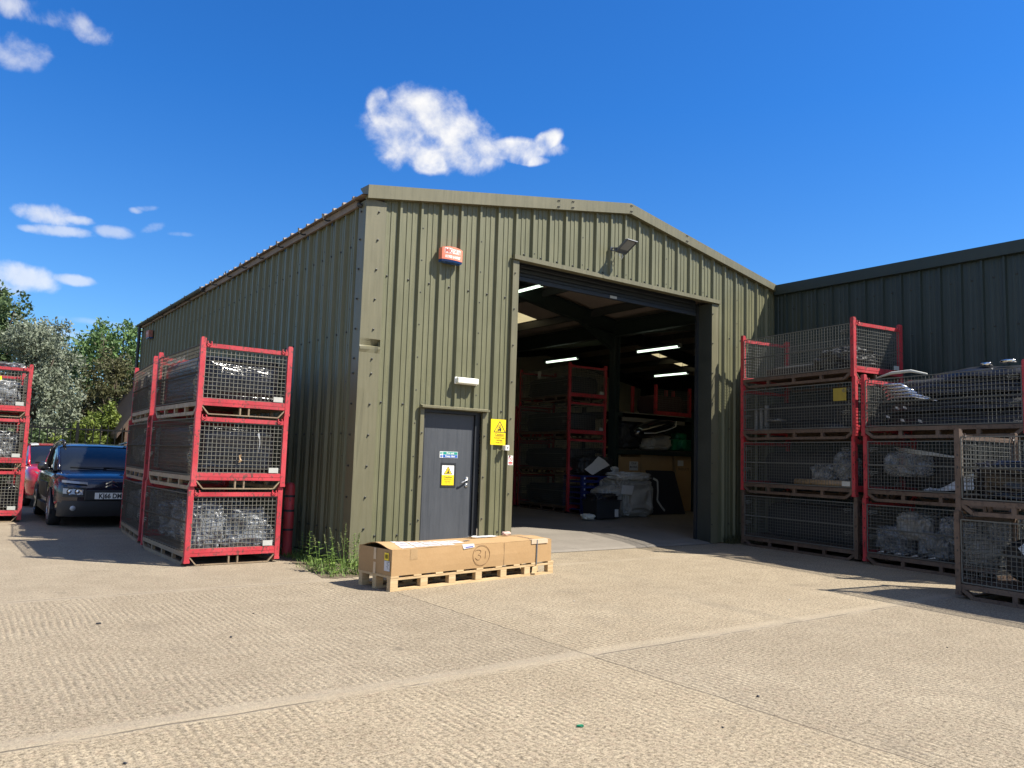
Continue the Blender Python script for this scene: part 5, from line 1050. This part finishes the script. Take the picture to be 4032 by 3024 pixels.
# ------------------------------------------------------------------ railings, trees and the hut beyond
FENCEM = M('black_fence_paint', (.006, .007, .007), .7, .1, spec=.2)
FY = 20.0
fe_ = thing('railing_fence', 'black steel railing fence behind the parked cars', 'fence', (0, FY, 0))
for x in (-8.2, -5.8, -3.4, -.72+.0, 1.75, 4.1):
    mb = MB(); mb.box(x-.04, -.04, 0, x+.04, .04, 2.22); obj('post', mb, [FENCEM], fe_)
for z in (.25, 2.0):
    mb = MB(); mb.box(-9, -.02, z-.025, 5, .02, z+.025); obj('rail', mb, [FENCEM], fe_)
for q in range(62):
    x = -8.9+.222*q; mb = MB(); mb.tube([(x, 0, .05), (x, 0, 2.10), (x, 0, 2.17)], [.019, .019, .002], 5); obj('bar', mb, [FENCEM], fe_)
hut = thing('brick_outbuilding', 'brown brick gabled outbuilding half hidden behind the left cages', 'outbuilding', (.42, .6, 0))
mb = MB(); mb.add([(.55, 20.8, 0), (5.5, 20.8, 0), (5.5, 20.8, 2.2), (3.0, 20.8, 6.2), (.55, 20.8, 2.2)], [(0, 1, 2, 3, 4)]); mb.quad((.55, 20.8, 0), (.55, 26, 0), (.55, 26, 2.2), (.55, 20.8, 2.2)); obj('brickwork', mb, [BRICK], hut)
mb = MB()
for xa, za, xb, zb in ((.25, 1.75, 3.0, 6.25), (5.75, 1.75, 3.0, 6.25)):
    mb.add([(xa, 20.55, za), (xb, 20.55, zb), (xb, 26.2, zb), (xa, 26.2, za), (xa, 20.55, za+.16), (xb, 20.55, zb+.16), (xb, 26.2, zb+.16), (xa, 26.2, za+.16)], [(0, 1, 2, 3), (4, 7, 6, 5), (0, 4, 5, 1), (1, 5, 6, 2), (2, 6, 7, 3), (3, 7, 4, 0)])
obj('roof', mb, [TILE], hut)
def tree(name, label, base, trunk_h, blobs, n, leafm_, size, seed, spray=.0, group='trees beyond the fence'):
    """tapered trunk with limbs reaching into every leaf clump; leaves are many small folded faces spread through the clumps"""
    t_ = thing(name, label, 'tree', base, 0, group); rnd = random.Random(seed); mb = MB()
    mb.tube([(0, 0, -.1), (.05, .02, trunk_h*.5), (0, 0, trunk_h)], [.16, .13, .10], 8)
    for (cx, cy, cz), r in blobs:
        p = Vector((cx, cy, cz)); st_ = Vector((0, 0, trunk_h*rnd.uniform(.55, 1))); md = (st_+p)*.5+Vector((rnd.uniform(-.2, .2), rnd.uniform(-.2, .2), .15)); mb.tube([st_, md, p, p+Vector((rnd.uniform(-.3, .3), rnd.uniform(-.3, .3), r*.6))], [.07, .05, .03, .008], 5)
    obj('trunk', mb, [BARK], t_, True)
    mb = MB(); vol = [r**2.2 for _, r in blobs]; tot_ = sum(vol)
    for (c, r), v_ in zip(blobs, vol):
        m_ = int(n*v_/tot_); sub = [(Vector((rnd.gauss(0, 1), rnd.gauss(0, 1), rnd.gauss(0, 1))).normalized()*r*rnd.uniform(.55, 1.0)) for _ in range(max(6, int(r*16)))]
        for q in range(m_):
            s_ = rnd.choice(sub); p = Vector(c)+s_+Vector((rnd.gauss(0, 1), rnd.gauss(0, 1), rnd.gauss(0, 1)))*r*.17
            if spray and rnd.random() < .12: p += Vector((s_.x, s_.y, abs(s_.z))).normalized()*r*spray*rnd.random()
            d = Vector((rnd.gauss(0, 1), rnd.gauss(0, 1), rnd.gauss(0, .7)+.15)).normalized(); u = d.orthogonal().normalized(); u.rotate(Matrix.Rotation(rnd.uniform(0, 2*PI), 3, d)); w = d.cross(u); L = size*rnd.uniform(.6, 1.3); B_ = L*rnd.uniform(.38, .6)
            mb.add([p, p+u*L*.5+w*B_*.5, p+u*L+d*L*.12, p+u*L*.5-w*B_*.5], [(0, 1, 2, 3)])
    obj('crown', mb, [leafm_], t_)
def blobs(seed, n, cx, cz, rx, rz, r0, r1, cy=0, ry=None):
    rnd = random.Random(seed); out = []
    for q in range(n):
        a = rnd.uniform(0, 2*PI); s_ = math.sqrt(rnd.random()); h_ = rnd.uniform(-1, 1); k_ = math.sqrt(max(.05, 1-h_*h_*.8)); out.append(((cx+rx*s_*k_*math.cos(a), cy+(ry or rx)*s_*k_*math.sin(a), cz+rz*h_), rnd.uniform(r0, r1)))
    return out
tree('silver_willow', 'silvery grey-green willow bushing over the fence at the left', (-2.0, 24.5, 0), 2.2, blobs(1, 34, -.1, 3.05, 1.75, 2.6, .55, .95), 30000, LEAF_SILVER, .135, 2, .25)
tree('tall_tree', 'tall green tree rising above the silvery willow at the left edge', (-2.95, 30, 0), 4.5, blobs(3, 22, 0, 4.6, 1.5, 2.9, .55, .95)+[((.35, 0, 7.3), .55), ((.1, 0, 7.9), .38), ((.9, 0, 6.3), .55), ((1.3, 0, 5.6), .5)], 11000, LEAF_GREEN, .20, 4, .2)
tree('hawthorn', 'rusty olive green hawthorn between the willow and the far green tree', (1.15, 26.5, 0), 2.0, blobs(5, 28, .1, 3.0, 1.5, 1.9, .5, .85), 21000, LEAF_OLIVE, .13, 6, .2)
tree('broadleaf_tree', 'bright green leafy tree at the back beside the warehouse end', (2.4, 32, 0), 3.2, blobs(7, 26, 0, 4.4, 2.1, 2.6, .7, 1.1), 13000, LEAF_BRIGHT, .22, 8, .25)
tree('yellow_shrub', 'yellow-green sunlit shrub just behind the railings', (.05, 22.6, 0), .9, blobs(9, 14, 0, 1.65, .95, 1.2, .4, .6), 6500, LEAF_YELLOW, .16, 10, .2)
tree('dark_shrub', 'dark shrub behind the railings at the left of the cars', (-3.6, 22.2, 0), .7, blobs(11, 12, .3, 1.1, 1.6, .9, .4, .6), 5200, LEAF_GREEN, .14, 12, .2)
tree('background_tree', 'darker tree filling the gap far behind the silvery willow', (-.2, 36, 0), 3.5, blobs(13, 20, 0, 3.9, 2.2, 2.3, .8, 1.1), 8000, LEAF_GREEN, .26, 14, .2)
mb = MB(); rnd = random.Random(77)
for q in range(15000):
    x = rnd.uniform(-9, 6); z = rnd.random()**.8*2.3*(.8+.3*noise.noise(Vector((x*.9, 0, 3)))); y = 28+rnd.gauss(0, .5); p = Vector((x, y, z)); d = Vector((rnd.gauss(0, 1), rnd.gauss(0, 1)-.3, rnd.gauss(0, 1))).normalized(); u = d.orthogonal().normalized(); w = d.cross(u); L = rnd.uniform(.14, .28)
    mb.add([p, p+u*L*.5+w*L*.25, p+u*L, p+u*L*.5-w*L*.25], [(0, 1, 2, 3)])
tag(obj('hedge', mb, [LEAF_OLIVE]), None, None, None, 'stuff')
# ------------------------------------------------------------------ lamps and goods inside the warehouse
def tube_lamp(label, x, y0, y1, z, drop):
    t_ = thing('strip_light', label, 'light fitting', (x, y0, z), 0, 'fluorescent strip lights indoors'); L = y1-y0
    mb = MB(); mb.box(-.06, 0, .03, .06, L, .085); obj('housing', mb, [GREYM], t_, bev=.01)
    mb = MB(); mb.tube([(0, .02, .012), (0, L-.02, .012)], .034, 10); obj('diffuser', mb, [TUBEM], t_, True)
    for e in (.0, L-.05):
        mb = MB(); mb.box(-.05, e, -.02, .05, e+.05, .04); obj('end_cap', mb, [GREYM], t_)
    for e in (.25, L-.25):
        mb = MB(); mb.tube([(0, e, .08), (0, e, .08+drop)], .006, 5); obj('hanger', mb, [GREYM], t_)
tube_lamp('strip light nearest the top left of the open doorway', 6.0, 3.70, 5.15, 5.26, .22)
tube_lamp('strip light hanging over the dark red indoor stack', 10.05, 7.116, 8.61, 4.36, .65)
tube_lamp('strip light upper of the two right of the steel column', 10.15, 3.43, 4.93, 4.34, .75)
tube_lamp('strip light lower of the two right of the steel column', 14.75, 7.156, 8.657, 4.37, 1.35)
before_goods = set(bpy.data.objects)
# rack with goods at the back of the doorway view
rk = thing('pallet_rack', 'dark steel pallet rack at the back inside the open door', 'rack', (0, 0, 0))
for x in (11.35, 14.75, 16.9):
    for y in (6.95, 8.3):
        mb = MB(); mb.box(x-.05, y-.04, 0, x+.05, y+.04, 3.1); obj('upright', mb, [STEELD], rk)
for z in (1.80, 2.88):
    for y in (6.93, 8.3):
        mb = MB(); mb.box(11.4, y-.03, z-.10, 16.9, y+.03, z+.02); obj('beam', mb, [STEELD], rk)
    mb = MB(); mb.box(11.36, 6.97, z+.022, 16.9, 8.26, z+.05); obj('shelf', mb, [M('dark_shelf', (.06, .05, .04), .8)], rk)
mb = MB(); mb.box(11.6, 6.90, 2.66, 14.3, 6.93, 2.93); obj('cream_board', mb, [M('cream_board', (.16, .145, .115), .8)], rk)
def indoor_carton(label, x0, y0, x1, y1, z0, z1, lab=None):
    t_ = thing('carton', label, 'carton', (x0, y0, z0), 0, 'cartons on the indoor rack'); mb = MB(); mb.box(0, 0, 0, x1-x0, y1-y0, z1-z0); obj('box', mb, [CARD], t_, bev=.008)
    if lab:
        lx, lz, lw, lh, words = lab; mb = MB(); mb.box(lx, -.003, lz, lx+lw, -.0005, lz+lh); p_ = obj('paper_label', mb, [PAPER], t_); mb = MB()
        for q, w_ in enumerate(words): text_mb(mb, w_, .085, (lx+lw/2, -.005, lz+lh-.085-.105*q), (1, 0, 0), (0, 0, 1), 0, 'CENTER', .85, .001)
        obj('lettering', mb, [INKB], p_)
    return t_
indoor_carton('brown carton with a SCRAP MATERIAL notice inside', 11.45, 7.0, 12.47, 7.8, 1.0, 1.62, (.56, .23, .36, .26, ('SCRAP', 'MATERIAL')))
indoor_carton('plain brown carton right of the scrap material carton', 12.52, 7.0, 13.88, 7.9, .9, 1.70)
c3 = indoor_carton('tall brown carton beside the right jamb inside', 14.0, 6.98, 14.9, 7.8, .02, 1.72, (.08, 1.38, .26, .17, ()))
mb = MB(); text_mb(mb, 'PRODUCTS', .10, (.35, -.002, 1.25), (1, 0, 0), (0, 0, 1)); obj('lettering', mb, [INKB], c3)
indoor_carton('low brown carton supporting the scrap material carton', 11.45, 7.0, 13.88, 7.9, .02, .98)
def lump(name, label, cat, mats, size, pos, seed, amp=.2, n=5, group=None, **kw):
    mb = MB(); crumple(mb, size, (0, 0, 0), seed, amp, n, **kw); o = obj(name, mb, mats, None, True); o.location = pos; return tag(o, label, cat, group)
lump('plastic_sack', 'big cloudy plastic sack of waste standing on the floor inside', 'sack', [M('sack_plastic', (.30, .295, .27), .4, .2, 5, bump=.6, bsc=9)], (1.35, 1.0, 1.05), (10.85, 5.95, 0), 200, .18, 6, sq=.45)
lump('plastic_sack', 'smaller plastic sack slumped over the black bin inside', 'sack', [M('sack_plastic', (.3, .29, .27))], (.75, .7, .72), (9.95, 5.75, .08), 201, .2, 5)
lump('crumpled_paper', 'crumpled white sheets on top of the big sack', 'paper', [PAPER], (1.2, .6, .20), (10.75, 5.75, .98), 202, .45, 5, sc_=5)
lump('crumpled_paper', 'white paper peak at the right end of the blue crates', 'paper', [PAPER], (.28, .25, .22), (11.12, 6.75, 1.10), 203, .4, 4)
mb = MB(); mb.box(0, 0, 0, .40, .02, .24); o = obj('white_tub', mb, [PAPER]); o.location = (10.12, 5.38, .62); o.rotation_euler = (.2, .05, 0); tag(o, 'white tub front poking from the slumped sack', 'tub')
mb = MB(); pts = [(11.33, 5.40, 1.04), (11.46, 5.36, .98), (11.46, 5.34, .70), (11.44, 5.34, .45), (11.60, 5.34, .28), (11.74, 5.34, .17)]
for a, b in zip(pts, pts[1:]): mb.bar(a, b, .055, .006, upv=(0, 1, 0))
tag(obj('strap', mb, [PLATE]), 'white strap dangling from the big sack inside', 'strap')
bn = thing('bin', 'black bin of scrap on the floor in front of the blue crates', 'bin', (9.10, 5.2, 0))
mb = MB(); mb.loft([[(0, 0, .01), (.76, 0, .01), (.76, .5, .01), (0, .5, .01), (0, 0, .01)], [(-.03, -.03, .45), (.80, -.03, .45), (.80, .53, .45), (-.03, .53, .45), (-.03, -.03, .45)]]); mb.box(-.05, -.05, .45, .82, .55, .48); obj('tub', mb, [BLACKM], bn)
mb = MB(); crumple(mb, (.75, .5, .22), (.38, .25, .42), 205, .4, 5); obj('scrap', mb, [BLACKP], bn, True)
mb = MB(); mb.box(.60, -.035, .05, .72, -.02, .24); obj('label_plate', mb, [PAPER], bn)
lump('floor_litter', 'crumpled pale scrap on the floor beside the black bin', 'litter', [CREAM], (.35, .2, .13), (8.85, 5.25, 0), 206, .4, 4)
pn = thing('leaning_sheet', 'large black sheet leaning on the cartons inside', 'panel', (11.95, 6.0, 0)); mb = MB(); mb.poly([(0, 0, .01), (1.38, 0, .01), (1.18, .25, 1.20), (1.10, .26, 1.25), (.0, .26, 1.25)], .03, (0, 1, 0)); obj('board', mb, [M('dark_panel', (.022, .024, .032), .5, .3, 14)], pn)
for q in range(7):
    t_ = thing('crate', 'blue plastic crate, '+['lowest', 'second from the floor', 'third from the floor', 'fourth from the floor', 'third from the top', 'second from the top', 'topmost'][q]+' in the stack inside', 'crate', (9.86, 6.62, .005+.152*q), R(-4), 'stack of blue crates inside')
    mb = MB(); mb.box(0, 0, .10, 1.32, .9, .140)
    for x, y in ((0, 0), (.60, 0), (1.20, 0), (0, .8), (.6, .8), (1.2, .8)): mb.box(x, y, .0, x+.12, y+.10, .10)
    mb.box(0, 0, 0, 1.32, .02, .02); obj('tray', mb, [BLUEC], t_)
    mb = MB(); mb.box(.05, -.006, .03+.01*(q % 3), .085, -.001, .09); obj('label', mb, [PAPER], t_)
lump('black_sacks', 'heap of black sacks on top of the blue crates', 'sacks', [BLACKM], (1.25, .8, .52), (10.52, 7.05, 1.07), 210, .25, 5)
mb = MB(); mb.loft([[(9.92, 6.62, 1.23), (10.10, 6.55, 1.10), (10.16, 6.54, 1.08)], [(10.2, 6.60, 1.42), (10.4, 6.55, 1.25), (10.45, 6.54, 1.22)], [(10.42, 6.62, 1.60), (10.62, 6.58, 1.50), (10.80, 6.56, 1.36)]]); tag(obj('white_cloth', mb, [PAPER], None, True), 'white cushion-like sheet tilted on the blue crates', 'sheet')
lump('white_sack', 'whitish sack on the middle shelf inside', 'sack', [M('offwhite_sack', (.36, .345, .30), .8, .2, 4)], (1.1, .7, .50), (13.2, 7.2, 1.852), 211, .2, 5)
lump('black_sacks', 'black sacks at the left of the middle shelf inside', 'sacks', [BLACKM], (1.0, .9, .85), (12.1, 7.4, 1.852), 212, .2, 5)
o = obj('roof_box', (lambda m: (crumple(m, (1.75, .8, .42), (0, 0, 0), 213, .02, 5, sq=.62, ridged=False), m)[1])(MB()), [BLKCAR], None, True); o.location = (12.85, 7.0, 2.32); o.rotation_euler = (.25, -.22, 0); tag(o, 'glossy black roof box propped on the sacks inside', 'roof box')
mb = MB(); mb.tube([(12.2, 6.60, 2.32), (12.6, 6.55, 2.34), (13.1, 6.55, 2.45), (13.55, 6.6, 2.58), (13.66, 6.68, 2.74)], .016, 6); tag(obj('white_piping', mb, [PAPER], None, True), 'pale curved trim along the edge of the roof box', 'trim')
gm = thing('green_machine', 'green plastic drum and case on the right of the middle shelf', 'machine', (14.0, 7.05, 1.852)); mb = MB(); mb.box(0, .05, .02, .85, .6, .38); obj('case', mb, [GREENP], gm, bev=.03)
mb = MB(); mb.lathe([(.0005, -.12), (.13, -.12), (.15, -.10), (.15, .05)], (0, 1, 0), (.34, 0, .20), 20); obj('drum', mb, [GREENP], gm, True)
mb = MB(); crumple(mb, (.5, .3, .22), (.5, .25, .37), 214, .3, 4); obj('net', mb, [GREENP], gm, True)
for q, (x, y) in enumerate(((13.25, 7.15), (15.2, 7.2))):
    t_ = thing('shelf_cage', ('dim dark red cage on the top shelf left, inside', 'dim dark red cage on the top shelf right, inside')[q], 'cage', (x, y, 2.93), 0, 'cages on the top shelf inside')
    for xx in (0, 1.55):
        for yy in (0, 1.0):
            mb = MB(); mb.box(xx, yy, 0, xx+.08, yy+.08, .95); obj('post', mb, [RED], t_)
    mb = MB(); mb.box(.08, 0, .02, 1.55, .04, .14); obj('beam', mb, [RED], t_); mb = MB(); wires(mb, (.08, .03, .16), (1, 0, 0), (0, 0, 1), 1.46, .66, 24, 11, .003); obj('mesh_panel', mb, [WIRED], t_)
    mb = MB(); crumple(mb, (1.4, .9, .62), (.8, .54, .05), 220+q, .15, 4, sq=.4); obj('contents', mb, [M('maroon_load', (.05, .018, .018), .8)], t_, True)

# everything above was laid out from the rack's own drawing: set it down on the raised indoor floor at its real size
INDOOR = Matrix.Translation((-.635, -1.361, .202)) @ Matrix.Scale(.857, 4)
for o in list(bpy.data.objects):
    if o not in before_goods and o.parent is None: o.matrix_basis = INDOOR @ o.matrix_basis
